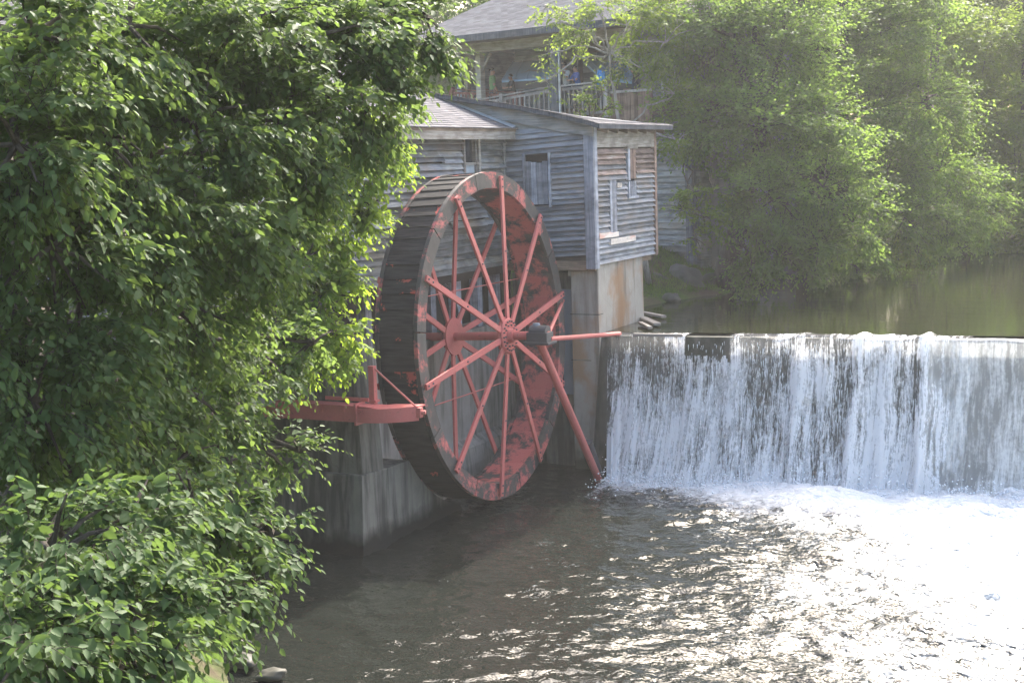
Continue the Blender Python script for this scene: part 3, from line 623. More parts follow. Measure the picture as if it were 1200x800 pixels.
# flashing where the roofs meet
MB().add([(-1.2, 3.50, 8.545), (-3.1, 3.50, 9.305), (-3.1, 3.72, 9.345), (-1.2, 3.72, 8.585), (-1.2, 3.5, 8.535), (-3.1, 3.5, 9.295), (-3.1, 3.72, 9.335), (-1.2, 3.72, 8.575)], [(0, 1, 2, 3), (4, 5, 6, 7), (0, 1, 5, 4), (1, 2, 6, 5), (2, 3, 7, 6), (3, 0, 4, 7)]).build('flashing', 'pane_pale', r1)
RK = [(-6.5, 10.25), (-4.6, 9.78), (-3.14, 9.42), (-2.2, 9.26), (-1.24, 9.10), (0, 8.83), (.86, 8.62), (1.14, 8.53)]
rp = RK+[(x, z-.10) for x, z in RK[::-1]]
r2 = MB().prism(rp, 1, 3.42, 8.62).build('roof', 'post_dark', mill)
for (xa, za), (xb, zb) in zip(RK[1:-1], RK[2:]):
    e = np.array([xa-xb, 0, za-zb]); d_ = np.linalg.norm(e); shingles('shingle_field', r2, (xb, 3.38, zb+.006), (0, 1, 0), e/d_, 5.28, d_+.1, .14, .30, 'shingle_grey')
def twist(o):
    w_ = WM[o.name]; iw = w_.inverted(); n_ = len(o.data.vertices); co_ = np.empty(n_*3, np.float32); o.data.vertices.foreach_get('co', co_); co_ = co_.reshape(-1, 3); tr_ = np.array(w_)[:3, 3]; P_ = co_+tr_
    P_[:, 2] -= np.clip((P_[:, 1]-3.42)/5.2, 0, 1)*.46*np.clip((1.0-P_[:, 0])/2.2, 0, 1); o.data.vertices.foreach_set('co', (P_-tr_).ravel()); o.data.update()
twist(r2)
for ch in r2.children: twist(ch)
fp = [(x, z-.101) for x, z in RK[1:7]]+[(x, z-.07-.36+(.06 if x > 0 else 0)) for x, z in RK[1:7][::-1]]
MB().prism(fp, 1, 3.66, 3.72).build('rake_board', 'siding_grey', r2)
MB().prism([(x, z-.101) for x, z in RK[2:7]]+[(WX-.02, 8.2), (-3.14, 8.2)], 1, WY+.01, WY+.10).build('gable_wall', 'siding_grey', r2)
MB().mm((WX+.003, WY+.152, 7.99), (WX+.09, 7.94, 8.40)).build('frieze_board', 'trim_tan', r2)
for i in range(7): MB().bar((WX-.3, 4.05+.66*i, 8.63-.06), (1.10, 4.05+.66*i, 8.37), .06, .10).build('rafter_tail', 'beam_brown', r2)
# foundation under the landward part
fd = MB().mm((-8.4, -7.4, 3.0), (-2.62, 3.7, 4.94)).build('foundation', 'concrete_back', mill)
MB().mm((-8.4, -7.4, 4.95), (MX-.18, 3.7, 8.4)).build('core', 'interior', mill)
w7 = MB().mm((-8.4, -7.6, 4.95), (MX-.17, -7.502, 8.4)).build('wall', 'interior', mill)
siding(w7, (-8.4, -7.61, 0), (1, 0, 0), (0, 1, 0), 6.75, 4.97, 8.4, .15, lambda u, z: 'siding_grey', split=3)
MB().prism([(-8.4, 8.4), (MX, 8.4), (-8.4, 11.1)], 1, -7.6, -7.5).build('gable_wall', 'siding_grey', mill)
# ------------------------------------------------------------------ restaurant behind the mill
RT2 = Vector((math.cos(YAW), math.sin(YAW), 0)); FW2 = Vector((-math.sin(YAW), math.cos(YAW), 0))
A_ = math.radians(48); E1 = (RT2*math.sin(A_)-FW2*math.cos(A_)).normalized(); E2 = Vector((-E1.y, E1.x, 0))
RO0 = Vector(at(655, 132, D=50)); DECK = 9.45; RO0.z = 0
RF = frame(E1, E2, (0, 0, 1), (RO0.x, RO0.y, 0))
def loc(px, py, y=0.0):
    """pixel -> (x, z) on the restaurant's local plane y"""
    d = Vector(ray(px, py)); p = Vector(CAM); n = E2; t_ = ((RO0+E2*y)-p).dot(n)/d.dot(n); q = p+d*t_; return (q-RO0).dot(E1), q.z
def RW(x, y, z): return RO0+E1*x+E2*y+Vector((0, 0, z))
R3 = Matrix((E1, E2, Vector((0, 0, 1)))).transposed()
class RB(MB):
    def mmr(s, a, b): return s.box(RW(*[(a[i]+b[i])/2 for i in range(3)]), [abs(b[i]-a[i]) for i in range(3)], R3)
rest = thing('restaurant_building', 'grey boarded restaurant with tan shingle roof and open porch above the mill', 'building', mat=Matrix.Translation(RW(0, 3, 4.6)) @ R3.to_4x4())
xL, zE = loc(500, 49); xR, _ = loc(700, 40)
xR = 3.2; zE = loc(600, 36, -.9)[1]; zB = loc(600, 55)[1]
RB().mmr((xL, -.1, DECK-.35), (6.3, 9.9, DECK)).build('deck', 'beam_brown', rest)
for i in range(5): RB().mmr((xL+1+i*2.6, .2, 4.2), (xL+1.25+i*2.6, .45, DECK-.36)).build('deck_post', 'post_dark', rest)
RB().mmr((xL, 1.2, 3.6), (6.2, 1.5, DECK-.37)).build('foundation_wall', 'concrete_back', rest)
# roof over the porch
b = MB(); slr = .36; dpt = 9.5
b.add([RW(xL-.5, -.9, zE), RW(xR, -.9, zE), RW(xR, dpt, zE+slr*(dpt+.9)), RW(xL-.5, dpt, zE+slr*(dpt+.9)), RW(xL-.5, -.9, zE-.12), RW(xR, -.9, zE-.12), RW(xR, dpt, zE+slr*(dpt+.9)-.12), RW(xL-.5, dpt, zE+slr*(dpt+.9)-.12)], [(0, 1, 2, 3), (4, 5, 6, 7), (0, 1, 5, 4), (1, 2, 6, 5), (2, 3, 7, 6), (3, 0, 4, 7)])
rr = b.build('roof', 'post_dark', rest)
up_ = (E2+Vector((0, 0, slr))).normalized(); shingles('shingle_field', rr, RW(xL-.5, -.96, zE+.0), tuple(E1), tuple(up_), xR-xL+.5, (dpt+.9)*1.06, .20, .34, 'shingle_tan')
RB().mmr((xL-.5, -.99, zE-.22), (xR, -.91, zE+.02)).build('gutter', 'post_dark', rr)
RB().mmr((xL-.5, -.05, zB-.08), (xR, .15, zB+.24)).build('porch_beam', 'trim_tan', rest)
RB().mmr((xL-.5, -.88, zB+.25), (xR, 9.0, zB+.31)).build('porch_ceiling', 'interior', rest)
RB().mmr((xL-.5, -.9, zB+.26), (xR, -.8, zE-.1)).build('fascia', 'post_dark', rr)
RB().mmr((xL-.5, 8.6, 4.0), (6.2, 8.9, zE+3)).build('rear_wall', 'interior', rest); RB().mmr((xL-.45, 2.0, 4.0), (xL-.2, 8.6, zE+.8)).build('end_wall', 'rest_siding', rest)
def post(px, y, mat, wd=.17):
    x, _ = loc(px, 90, y); RB().mmr((x-wd/2, y-wd/2, DECK), (x+wd/2, y+wd/2, zB-.081)).build('porch_post', mat, rest)
    for s in (-1, 1): RB().bar(RW(x+s*.06, y, zB-.75), RW(x+s*.55, y, zB-.1), .07, .09).build('knee_brace', mat, rest)
post(548, 1.8, 'trim_tan'); post(563, .6, 'trim_tan', .24)
x, _ = loc(652, 90, -.25); RB().mmr((x-.16, -.4, 5.0), (x+.16, -.1, zB+.2)).build('porch_post', 'post_dark', rest, label='tall dark post standing through the porch railing')
RB().mmr((x+.19, -.38, 5.0), (x+.25, -.32, zB+.2)).build('down_pipe', 'trim_white', rest)
# back wall with siding and a dark opening to the left
BW = 3.4
xa, _ = loc(604, 80, BW); xb, _ = loc(700, 80, BW)
w4 = RB().mmr((xa, BW+.002, DECK), (6.2, BW+.2, zB+.3)).build('wall', 'rest_siding', rest)
siding(w4, RW(xa, BW, 0), E1, E2, xb-xa, DECK+.02, zB+.25, .2, lambda u, z: 'rest_siding', split=9, rag=.3)
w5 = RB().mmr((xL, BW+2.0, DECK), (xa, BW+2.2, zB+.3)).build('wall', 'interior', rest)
for i in range(6):
    x0 = xL+1.2+i*.85; RB().mmr((x0, BW+1.6, DECK), (x0+.12, BW+1.9, zB+.2)).build('shelf_post', 'beam_brown', w5)
for zz in (.9, 1.5, 2.1): RB().mmr((xL+.9, BW+1.62, DECK+zz), (xL+6, BW+1.88, DECK+zz+.05)).build('shelf', 'trim_tan', w5)
xc, _ = loc(672, 80, 2.4); RB().mmr((xc, 2.3, DECK), (xc+.28, 2.6, zB+.3)).build('porch_post', 'post_dark', rest)
xd, _ = loc(676, 80, 3.2); RB().mmr((xd, 3.0, DECK+2.1), (xd+2.0, 3.3, zB+.3)).build('gable_board', 'beam_brown', rest)
# blue metal awnings
def awning(tl, tr, br, bl, y0, y1, name_label):
    c = []
    for (p, y) in ((tl, y1), (tr, y1), (br, y0), (bl, y0)):
        x, z = loc(*p, y); c.append(RW(x, y, z))
    th = Vector((0, 0, -.06)); aw = MB().add(c+[p+th for p in c], [(0, 1, 2, 3), (4, 5, 6, 7), (0, 1, 5, 4), (1, 2, 6, 5), (2, 3, 7, 6), (3, 0, 4, 7)]).build('awning', 'awning_metal', rest, label=name_label)
    for k in range(6):
        f_ = (k+.02)/5.1; a, d = c[0].lerp(c[1], f_), c[3].lerp(c[2], f_); up3 = Vector((0, 0, .015)); MB().bar(a+up3, d+up3, .035, .03).build('seam', 'awning_metal', aw)
    MB().bar(c[3]+Vector((0, 0, -.2)), c[2]+Vector((0, 0, -.2)), .05, .26).build('valance', 'iron', aw)
awning((601, 73), (660, 69), (662, 90), (588, 95), 1.5, 3.35, 'blue metal awning over the porch wall')
awning((680, 69), (735, 76), (745, 97), (705, 92), 1.5, 2.9, 'blue metal awning beside the brown gable board')
# right-hand block of the restaurant, going down to the bank
RX0 = loc(752, 100, .6)[0]; RX1 = RX0+2.3
w6 = RB().mmr((RX0, .602, 4.0), (RX1, 6.5, 12.3)).build('wall', 'siding_grey', rest)
wnx = [(loc(775, 66, .6), loc(790, 86, .6)), (loc(779, 98, .6), loc(792, 122, .6))]
holes = [(a[0]-RX0, b_[0]-RX0, b_[1], a[1]) for a, b_ in wnx]
siding(w6, RW(RX0, .6, 0), E1, E2, RX1-RX0, 4.6, 12.3, .19, lambda u, z: 'siding_grey', holes=holes, split=5, rag=.4)
for a, b_ in wnx:
    wi = RB().mmr((a[0], .57, b_[1]), (b_[0], .6, a[1])).build('window', 'glass_dark', rest)
    RB().mmr((a[0]-.09, .52, b_[1]-.08), (a[0], .59, a[1]+.08)).build('window_frame', 'trim_white', wi); RB().mmr((b_[0], .52, b_[1]-.08), (b_[0]+.09, .59, a[1]+.08)).build('window_frame', 'trim_white', wi)
    RB().mmr((a[0], .52, b_[1]-.08), (b_[0], .59, b_[1])).build('sill', 'trim_white', wi); RB().mmr((a[0], .52, a[1]), (b_[0], .59, a[1]+.08)).build('lintel', 'trim_white', wi)
b = MB().add([RW(RX0-.4, -.2, 12.25), RW(RX1+.4, -.2, 12.25), RW(RX1+.4, 6.6, 14.2), RW(RX0-.4, 6.6, 14.2), RW(RX0-.4, -.2, 12.1), RW(RX1+.4, -.2, 12.1), RW(RX1+.4, 6.6, 14.05), RW(RX0-.4, 6.6, 14.05)], [(0, 1, 2, 3), (4, 5, 6, 7), (0, 1, 5, 4), (1, 2, 6, 5), (2, 3, 7, 6), (3, 0, 4, 7)]); b.build('roof', 'shingle_tan', rest)
# ------------------------------------------------------------------ railings
def railing(p0, p1, y, label, mat, nb, posts, h0):
    (x0, z0), (x1, z1) = loc(*p0, y), loc(*p1, y)
    r = thing('deck_railing', label, 'railing', tuple(RW((x0+x1)/2, y, min(z0, z1)-h0)))
    RB().bar(RW(x0, y, z0), RW(x1, y, z1), .14, .05).build('top_rail', mat, r); RB().bar(RW(x0, y, z0-.12), RW(x1, y, z1-.12), .04, .09).build('rail', mat, r)
    RB().bar(RW(x0, y, z0-h0+.1), RW(x1, y, z1-h0+.1), .04, .09).build('rail', mat, r)
    bm_ = raw_mesh('baluster', MB().box((0, 0, 0), (.045, .04, h0-.2)).v, MB().box((0, 0, 0), (.045, .04, h0-.2)).f, mat)
    for i in range(nb):
        f_ = (i+.5)/nb; piece('baluster', bm_, Matrix.Translation(RW(x0+(x1-x0)*f_, y, z0+(z1-z0)*f_-h0/2-.02)) @ R3.to_4x4(), r)
    for f_ in posts:
        xx, zz = x0+(x1-x0)*f_, z0+(z1-z0)*f_; RB().mmr((xx-.08, y-.09, zz-h0-.1), (xx+.08, y+.09, zz+.08)).build('rail_post', mat, r)
    return r
railing((552, 119), (646, 102), -.25, 'grey railing climbing to the tall dark porch post', 'rail_grey', 17, (.40,), 1.15)
railing((659, 101), (712, 95), -.25, 'grey deck railing in front of the person in white', 'rail_grey', 10, (.98,), 1.1)
railing((528, 105), (612, 109), 1.1, 'reddish brown inner porch railing by the person in green', 'rail_red', 20, (.02, .5, .99), 1.0)
fx0, fx1 = loc(714, 105, -.1)[0], loc(765, 108, -.1)[0]
fn = thing('board_fence', 'brown fence of upright boards beside the deck railing', 'fence', tuple(RW((fx0+fx1)/2, -.1, DECK-.6)))
nbd = 12; zt, zb_ = loc(735, 105, -.1)[1], loc(735, 143, -.1)[1]
for i in range(nbd):
    x0 = fx0+(fx1-fx0)*i/nbd; RB().mmr((x0, -.12-.01*(i % 2), zb_), (x0+(fx1-fx0)/nbd-.012, -.09, zt+random.uniform(-.03, .03))).build('fence_board', 'plank_brown', fn)
RB().mmr((fx0, -.20, zt-.1), (fx1, -.125-.01, zt-.02)).build('rail', 'rail_grey', fn)
x0, _ = loc(706, 92, -.3); bt = MB(); V = []; F2 = []
for i in range(7):
    for j in range(5): V.append(RW(x0-.13+.26*i/6, -.40-.05*math.sin(i*1.7+j*.6), loc(706, 84)[1]-.48*j/4+.04*math.sin(i)))
for i in range(6):
    for j in range(4): F2.append((i*5+j, i*5+5+j, i*5+6+j, i*5+1+j))
bt.add(V, F2).add([v+E2*.03 for v in V], [f[::-1] for f in F2]).build('beach_towel', 'towel', label='bright blue towel hung over the deck railing', cat='towel')
# ------------------------------------------------------------------ people on the deck
def person(label, px, y, face, shirt, pose, hgt=1.68):
    """face: heading in the restaurant frame (0 = looking towards -y, out over the railing)"""
    x, _ = loc(px, 95, y); s = hgt/1.70
    root = thing('person', label, 'person', mat=Matrix.Translation(RW(x, y, DECK)) @ R3.to_4x4() @ Matrix.Rotation(face, 4, 'Z') @ Matrix.Scale(s, 4), group=None)
    J = {}; E = []
    def j(n, p, r, par=None):
        J[n] = (p, r)
        if par: E.append((par, n))
    lean = .10 if pose != 'stand' else 0.0
    j('pelvis', (0, 0, .93), (.155, .115)); j('waist', (0, -lean*.4, 1.08), (.14, .105), 'pelvis'); j('chest', (0, -lean, 1.28), (.17, .12), 'waist')
    j('coll', (0, -lean*1.2, 1.40), (.11, .09), 'chest'); j('neck', (0, -lean*1.3, 1.47), (.055, .058), 'coll'); j('jaw', (0, -lean*1.4-.02, 1.535), (.068, .082), 'neck'); j('crown', (0, -lean*1.4-.005, 1.635), (.078, .095), 'jaw')
    j('nose', (0, -lean*1.4-.115, 1.575), (.014, .014), 'jaw')
    for k, sd_ in (('l', 1), ('r', -1)):
        j('sh'+k, (.18*sd_, -lean, 1.375), (.062, .062), 'coll')
        if pose == 'stand': el, wr = (.25*sd_, .02, 1.11), (.26*sd_, -.09, .88)
        elif pose == 'face': el, wr = (.22*sd_, -lean-.22, 1.16), (.05*sd_, -lean-.24, 1.42)
        else: el, wr = (.27*sd_, -lean-.16, 1.14), (.10*sd_, -lean-.36, 1.13)
        j('el'+k, el, (.047, .047), 'sh'+k); j('wr'+k, wr, (.031, .031), 'el'+k)
        d = (Vector(wr)-Vector(el)).normalized(); pm = Vector(wr)+d*.06; j('pa'+k, tuple(pm), (.036, .022), 'wr'+k)
        sdv = d.cross(Vector((0, 1, 0))).normalized() if abs(d.y) < .9 else Vector((1, 0, 0))
        for q in range(4):
            a = pm+sdv*(.024*(q-1.5))+d*.03; b2 = a+d*(.045-.006*abs(q-1.2)); j(f'f{q}{k}', tuple(a), (.0095, .0095), 'pa'+k); j(f'g{q}{k}', tuple(b2+Vector((0, .012, 0))), (.008, .008), f'f{q}{k}')
        a = Vector(wr)+sdv*.035+d*.03; j('t'+k, tuple(a), (.011, .011), 'wr'+k); j('u'+k, tuple(a+d*.035+sdv*.012), (.009, .009), 't'+k)
        j('hip'+k, (.095*sd_, .0, .86), (.095, .10), 'pelvis'); j('kn'+k, (.11*sd_, -.02, .49), (.062, .066), 'hip'+k); j('an'+k, (.115*sd_, .02, .085), (.043, .046), 'kn'+k); j('to'+k, (.125*sd_, -.14, .035), (.042, .032), 'an'+k)
    names = list(J); me = bpy.data.meshes.new('body'); me.from_pydata([J[n][0] for n in names], [(names.index(a), names.index(b)) for a, b in E], [])
    ob = bpy.data.objects.new('body_tmp', me); COL.objects.link(ob); sk = ob.modifiers.new('skin', 'SKIN'); sk.use_smooth_shade = True; ob.modifiers.new('sub', 'SUBSURF').levels = 2
    for i, n in enumerate(names): me.skin_vertices[0].data[i].radius = J[n][1]; me.skin_vertices[0].data[i].use_root = (n == 'pelvis')
    dg = bpy.context.evaluated_depsgraph_get(); bm2 = bpy.data.meshes.new_from_object(ob.evaluated_get(dg)); bpy.data.objects.remove(ob)
    for m_ in ('skin', shirt, 'trousers', 'iron'): bm2.materials.append(M[m_])
    for p in bm2.polygons:
        c = p.center; arm = any((c-Vector(J[a+k][0])).length < rr for k in 'lr' for a, rr in (('wr', .16), ('pa', .12), ('el', .06), ('f1', .1), ('u', .07)))
        zn = 1.445
        p.material_index = 0 if (c.z > zn and abs(c.x) < .11) or (arm and c.z > .6) else (1 if c.z > .93 else (3 if c.z < .075 else 2))
    bm2.name = 'body'; body = prep(bpy.data.objects.new('body', bm2), root)
    hc = Vector(J['crown'][0]); V = []; F2 = []; nu, nv = 14, 7
    for v in range(nv+1):
        for u in range(nu):
            th = v/nv*1.75; ph = 2*math.pi*u/nu; back = .5+.5*math.sin(ph); th2 = th*(.62+.5*back)
            V.append(hc+Vector((.090*math.sin(th2)*math.cos(ph), .108*math.sin(th2)*math.sin(ph)+.012, .085*math.cos(th2)+.012)))
    for v in range(nv):
        for u in range(nu): F2.append((v*nu+u, v*nu+(u+1) % nu, (v+1)*nu+(u+1) % nu, (v+1)*nu+u))
    prep(bpy.data.objects.new('hair', raw_mesh('hair', V, F2, 'hair', True)), root)
    jw = Vector(J['jaw'][0])
    for sd_ in (-1, 1):
        b = MB().box(jw+Vector((.031*sd_, -.088, .062)), (.026, .012, .012)); prep(bpy.data.objects.new('eye', raw_mesh('eye', b.v, b.f, 'iron')), root)
        b = MB().box(jw+Vector((.083*sd_, .005, .05)), (.018, .035, .058)); prep(bpy.data.objects.new('ear', raw_mesh('ear', b.v, b.f, 'skin')), root)
    b = MB().box(jw+Vector((0, -.083, -.012)), (.045, .012, .010)); prep(bpy.data.objects.new('mouth', raw_mesh('mouth', b.v, b.f, 'rail_red')), root)
    return root
person('person in green shirt standing with back turned at inner railing', 577, 1.7, math.radians(150), 'shirt_green', 'stand', 1.72)
person('person in dark shirt bending over the inner porch railing', 602, 1.5, math.radians(-25), 'shirt_dark', 'rail', 1.42)
person('person in blue top far inside the dim porch', 553, 2.8, math.radians(200), 'shirt_blue', 'stand', 1.55)
person('person in white shirt with both hands raised to the face', 664, .35, math.radians(8), 'shirt_white', 'face', 1.56)
person('person in blue shirt leaning with forearms on the deck railing', 678, .35, math.radians(-20), 'shirt_blue', 'rail', 1.44)
person('person in black clothes behind the brown board fence', 746, .5, math.radians(60), 'shirt_dark', 'rail', 1.62)
# ------------------------------------------------------------------ foliage
def ortho(d):
    u = np.where(np.abs(d[:, 2:3]) > .92, np.array([[1., 0, 0]]), np.array([[0, 0, 1.]])); s = np.cross(d, u); s /= np.linalg.norm(s, axis=1)[:, None]; return s, np.cross(s, d)
def unit(v): return v/np.maximum(np.linalg.norm(v, axis=1), 1e-9)[:, None]
def make_sprays(P, D, n, ln, size, droop=.5):
    """P roots, D directions; n leaves per twig of length ln; returns leaf frames and twig lines"""
    N = len(P); s, u = ortho(D); L = ln*RNG.uniform(.6, 1.25, N); B = []; DI = []; NO = []; SZ = []
    nodes = []
    for k in range(n):
        f = (k+.6)/n; p = P+D*(L*f)[:, None]+np.array([[0, 0, -1.]])*(L*droop*.55*f*f)[:, None]
        side = 1 if k % 2 else -1; last = (k == n-1)
        d = D*(1.0 if last else .62)+s*(0 if last else side*.75)+np.array([[0, 0, -droop*(.6+.7*f)]])+RNG.normal(0, .24, (N, 3)); d = unit(d)
        out = D*np.array([[1, 1, 0.]]); up = np.array([[0, 0, .8]])+out*.55+RNG.normal(0, .45, (N, 3))+.25*s*side; nn = unit(up-(up*d).sum(1)[:, None]*d)
        B.append(p); DI.append(d); NO.append(nn); SZ.append(size*RNG.uniform(.5, 1.3, N)*(.75+.4*math.sin(math.pi*min(f+.1, 1))))
    tw = (P, P+D*(L*.5)[:, None]+np.array([[0, 0, -1.]])*(L*droop*.14)[:, None], P+D*L[:, None]+np.array([[0, 0, -1.]])*(L*droop*.5)[:, None])
    return np.concatenate(B), np.concatenate(DI), np.concatenate(NO), np.concatenate(SZ), tw
LEAF6 = np.array([(0, 0, 0), (.30, .27, .045), (.68, .22, .02), (1, 0, -.10), (.68, -.22, .02), (.30, -.27, .045)])
LEAF4 = np.array([(0, 0, 0), (.45, .30, .05), (1, 0, -.08), (.45, -.30, .05)])
def leaf_mesh(name, B, D, Nn, S, mat, fine):
    T = LEAF6 if fine else LEAF4; side = np.cross(Nn, D)
    V = B[:, None]+(D[:, None]*T[None, :, 0:1]+side[:, None]*T[None, :, 1:2]+Nn[:, None]*T[None, :, 2:3])*S[:, None, None]
    k = len(T); q = np.array([[0, 3, 2, 1], [0, 5, 4, 3]] if fine else [[0, 2, 1], [0, 3, 2]])
    idx = (q[None]+np.arange(len(B))[:, None, None]*k).reshape(-1, q.shape[1])
    return np_mesh(name, V.reshape(-1, 3), quads=idx if fine else None, tris=None if fine else idx, mat=mat)
def twig_mesh(name, tw, r, mat):
    a, m, e = tw; N = len(a); o = np.array([(1, 0, 0), (-.5, .87, 0), (-.5, -.87, 0)])*r; o2 = o[:, [2, 0, 1]]
    V = np.concatenate([a[:, None]+o[None], m[:, None]+.7*o2[None], e[:, None]+.15*o[None]], 1).reshape(-1, 3)
    q = []
    for k in (0, 3):
        for i in range(3): q.append([k+i, k+(i+1) % 3, k+3+(i+1) % 3, k+3+i])
    return np_mesh(name, V, quads=(np.array(q)[None]+np.arange(N)[:, None, None]*9).reshape(-1, 4), mat=mat)
def limb(name, pts, r0, r1, parent, mat='bark', n=9, wob=.12):
    pts = [Vector(p) for p in pts]; out = []
    m = 4
    for i in range(len(pts)-1):
        for k in range(m):
            p = pts[i].lerp(pts[i+1], k/m); L = (pts[i+1]-pts[i]).length
            if i+k: p = p+Vector((random.gauss(0, 1), random.gauss(0, 1), random.gauss(0, .6)))*wob*min(L, 2)*.12
            out.append(p)
    out.append(pts[-1]); rad = [r0+(r1-r0)*(i/(len(out)-1))**.8 for i in range(len(out))]
    return MB().tube(out, rad, n).build(name, mat, parent, smooth=True)
def lobes_px(L): return [(np.array(at(px, py, D=D)), r*D/FPX) for px, py, D, r in L]
LEAF_ME = {}
def tree(name, label, cat, base, lobes, trunk_pts, r0, mat, size, dens, fine, twig_len, nleaf, bark='bark', group=None, droop=.5, single=0, squash=.9, outer=.35, limbs=True, clump=9, jit=.11):
    t_ = thing(name, label, cat, base, group)
    if trunk_pts: limb('trunk', [base]+trunk_pts, r0, r0*.45, t_, bark, 10)
    BB = [[], [], [], []]; TW = [[], [], []]
    tp = np.array(trunk_pts if trunk_pts else [base], float)
    for li, (c, r) in enumerate(lobes):
        n = max(10, int(dens*r*r)); nb_ = max(5, n//clump); bd = unit(RNG.normal(0, 1, (nb_, 3))); br = r*(.45+.65*RNG.random(nb_)**.7); own = RNG.integers(0, nb_, n)
        f_ = outer+(1-outer)*RNG.random(n)**.75; d = bd[own]; sag = np.stack([0*f_, 0*f_, -.10*r*f_*f_], -1)
        P = c+d*(br[own]*f_)[:, None]*np.array([1, 1, squash])+sag+RNG.normal(0, jit*r, (n, 3))*np.array([1, 1, .5])
        D = unit(d*.9+RNG.normal(0, .5, (n, 3))*np.array([1, 1, .5])+np.array([0, 0, -.12]))
        b_, d2, nn, s_, tw = make_sprays(P, D, nleaf, twig_len, size, droop)
        for q, v in zip(BB, (b_, d2, nn, s_)): q.append(v)
        for q, v in zip(TW, tw): q.append(v)
        if limbs:
            s0 = tp[np.argmin(np.linalg.norm(tp-c, axis=1))]; mid = (s0+c)/2+np.array([0, 0, .12*np.linalg.norm(c-s0)])
            limb('branch', [s0, mid, c], max(.03, r0*.35), .022, t_, bark, 6, .5)
            b3 = MB()
            for k in range(5):
                e = c+unit(RNG.normal(0, 1, (1, 3)))[0]*r*.85; m2 = (c+e)/2+np.array([0, 0, .08*r]); b3.tube([c, m2, e], [.02, .014, .006], 5)
            b3.build('boughs', bark, t_)
    BB = [np.concatenate(q) for q in BB]; TW = [np.concatenate(q) for q in TW]
    pick = np.zeros(len(BB[0]), bool)
    if single:
        px, py, dz = proj(BB[0]); ok = (px > 0) & (px < 1200) & (py > 0) & (py < 800); o_ = np.where(ok, dz-RNG.random(len(dz))*.0, 1e9); ids = np.argsort(o_)[:single]; pick[ids[o_[ids] < 1e8]] = True
    inv = np.array(WM[t_.name].inverted()); off = inv[:3, 3]
    cr = prep(bpy.data.objects.new('crown', leaf_mesh('crown', BB[0][~pick]+off, BB[1][~pick], BB[2][~pick], BB[3][~pick], mat, fine)), t_); cr['kind'] = 'stuff'
    tg = prep(bpy.data.objects.new('twig_mass', twig_mesh('twig_mass', [q+off for q in TW], .004 if fine else .008, bark)), t_); tg['kind'] = 'stuff'
    if single:
        if mat not in LEAF_ME: LEAF_ME[mat] = np_mesh('leaf', LEAF6, quads=np.array([[0, 3, 2, 1], [0, 5, 4, 3]]), mat=mat)
        for i in np.where(pick)[0]:
            piece('leaf', LEAF_ME[mat], frame(BB[1][i], np.cross(BB[2][i], BB[1][i]), BB[2][i], BB[0][i], BB[3][i], BB[3][i], BB[3][i]), cr)
    return t_
def gz(x, y): return float(height([(x, y)])[0])
def onground(x, y, dz=-.1): return (x, y, gz(x, y)+dz)
# --- left bank, near to far
A = lobes_px([(-95, 60, 9, 105), (-110, 230, 9, 105), (-210, 140, 9, 100), (-60, 370, 9.2, 90), (40, 40, 9.5, 120), (150, 30, 10.5, 110), (270, 40, 11.5, 105), (380, 40, 12.5, 95), (452, 30, 13, 66), (497, 20, 13.2, 38), (20, 170, 9, 105), (120, 160, 10, 105), (230, 150, 11, 105), (335, 140, 12, 95), (420, 105, 13, 72), (482, 72, 13.2, 36), (60, 290, 9.5, 110), (170, 270, 10.5, 105), (275, 255, 11.5, 95), (350, 205, 12.5, 66), (418, 150, 13, 36), (90, 380, 10, 95), (205, 360, 11.5, 80), (280, 335, 12.5, 50)])
bx, by = 4.6, -19.6; g0 = gz(bx, by)
tree('leafy_tree', 'big dark green broadleaf tree overhanging the river bank in front of the mill', 'tree', onground(bx, by), A, [(4.7, -19.3, 4.2), (4.5, -18.8, 7.4), (4.9, -18.2, 9.8)], .24, 'leaf_near', .078, 820, True, .40, 9, single=290, clump=15)
C = lobes_px([(-70, 500, 9.6, 90), (40, 470, 9.5, 95), (140, 480, 11, 90), (225, 460, 12.5, 80), (250, 500, 13.5, 54), (312, 530, 13.8, 30), (350, 528, 13.8, 17), (200, 545, 12, 70), (90, 560, 10.5, 80), (245, 395, 13, 55), (318, 425, 14, 34), (368, 402, 14.3, 30)])
bx, by = 2.4, -17.2
tree('leafy_tree', 'slim tree with dark drooping leaves reaching out before the concrete pier', 'tree', onground(bx, by), C, [(2.6, -17.1, 3.4), (2.9, -17.0, 5.8), (3.0, -16.9, 7.2)], .09, 'leaf_near', .076, 850, True, .36, 9, single=200, clump=13)
B = lobes_px([(396, 205, 20, 52), (436, 192, 20, 28), (393, 262, 20.2, 42), (360, 300, 20, 58), (380, 350, 20, 46), (323, 370, 20, 62), (396, 394, 20, 34), (350, 412, 20, 34), (263, 405, 20, 48), (424, 232, 20, 24), (440, 165, 20.3, 22), (462, 178, 20.2, 14), (456, 208, 20.2, 14)])
bx, by = -.4, -13.0
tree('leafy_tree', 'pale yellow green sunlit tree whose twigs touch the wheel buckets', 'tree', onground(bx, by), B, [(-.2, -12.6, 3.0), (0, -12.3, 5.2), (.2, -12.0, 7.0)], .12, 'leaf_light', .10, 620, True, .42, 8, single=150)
Dl = lobes_px([(-70, 690, 7.6, 100), (-110, 800, 7, 90), (60, 650, 8, 110), (150, 620, 9, 85), (230, 610, 10, 72), (285, 640, 10.6, 52), (318, 625, 10.8, 28), (40, 760, 7.2, 110), (140, 740, 7.8, 85), (210, 715, 8.8, 62), (265, 700, 10, 40), (300, 690, 10.4, 24), (190, 800, 7.6, 60)])
bx, by = 6.3, -21.2
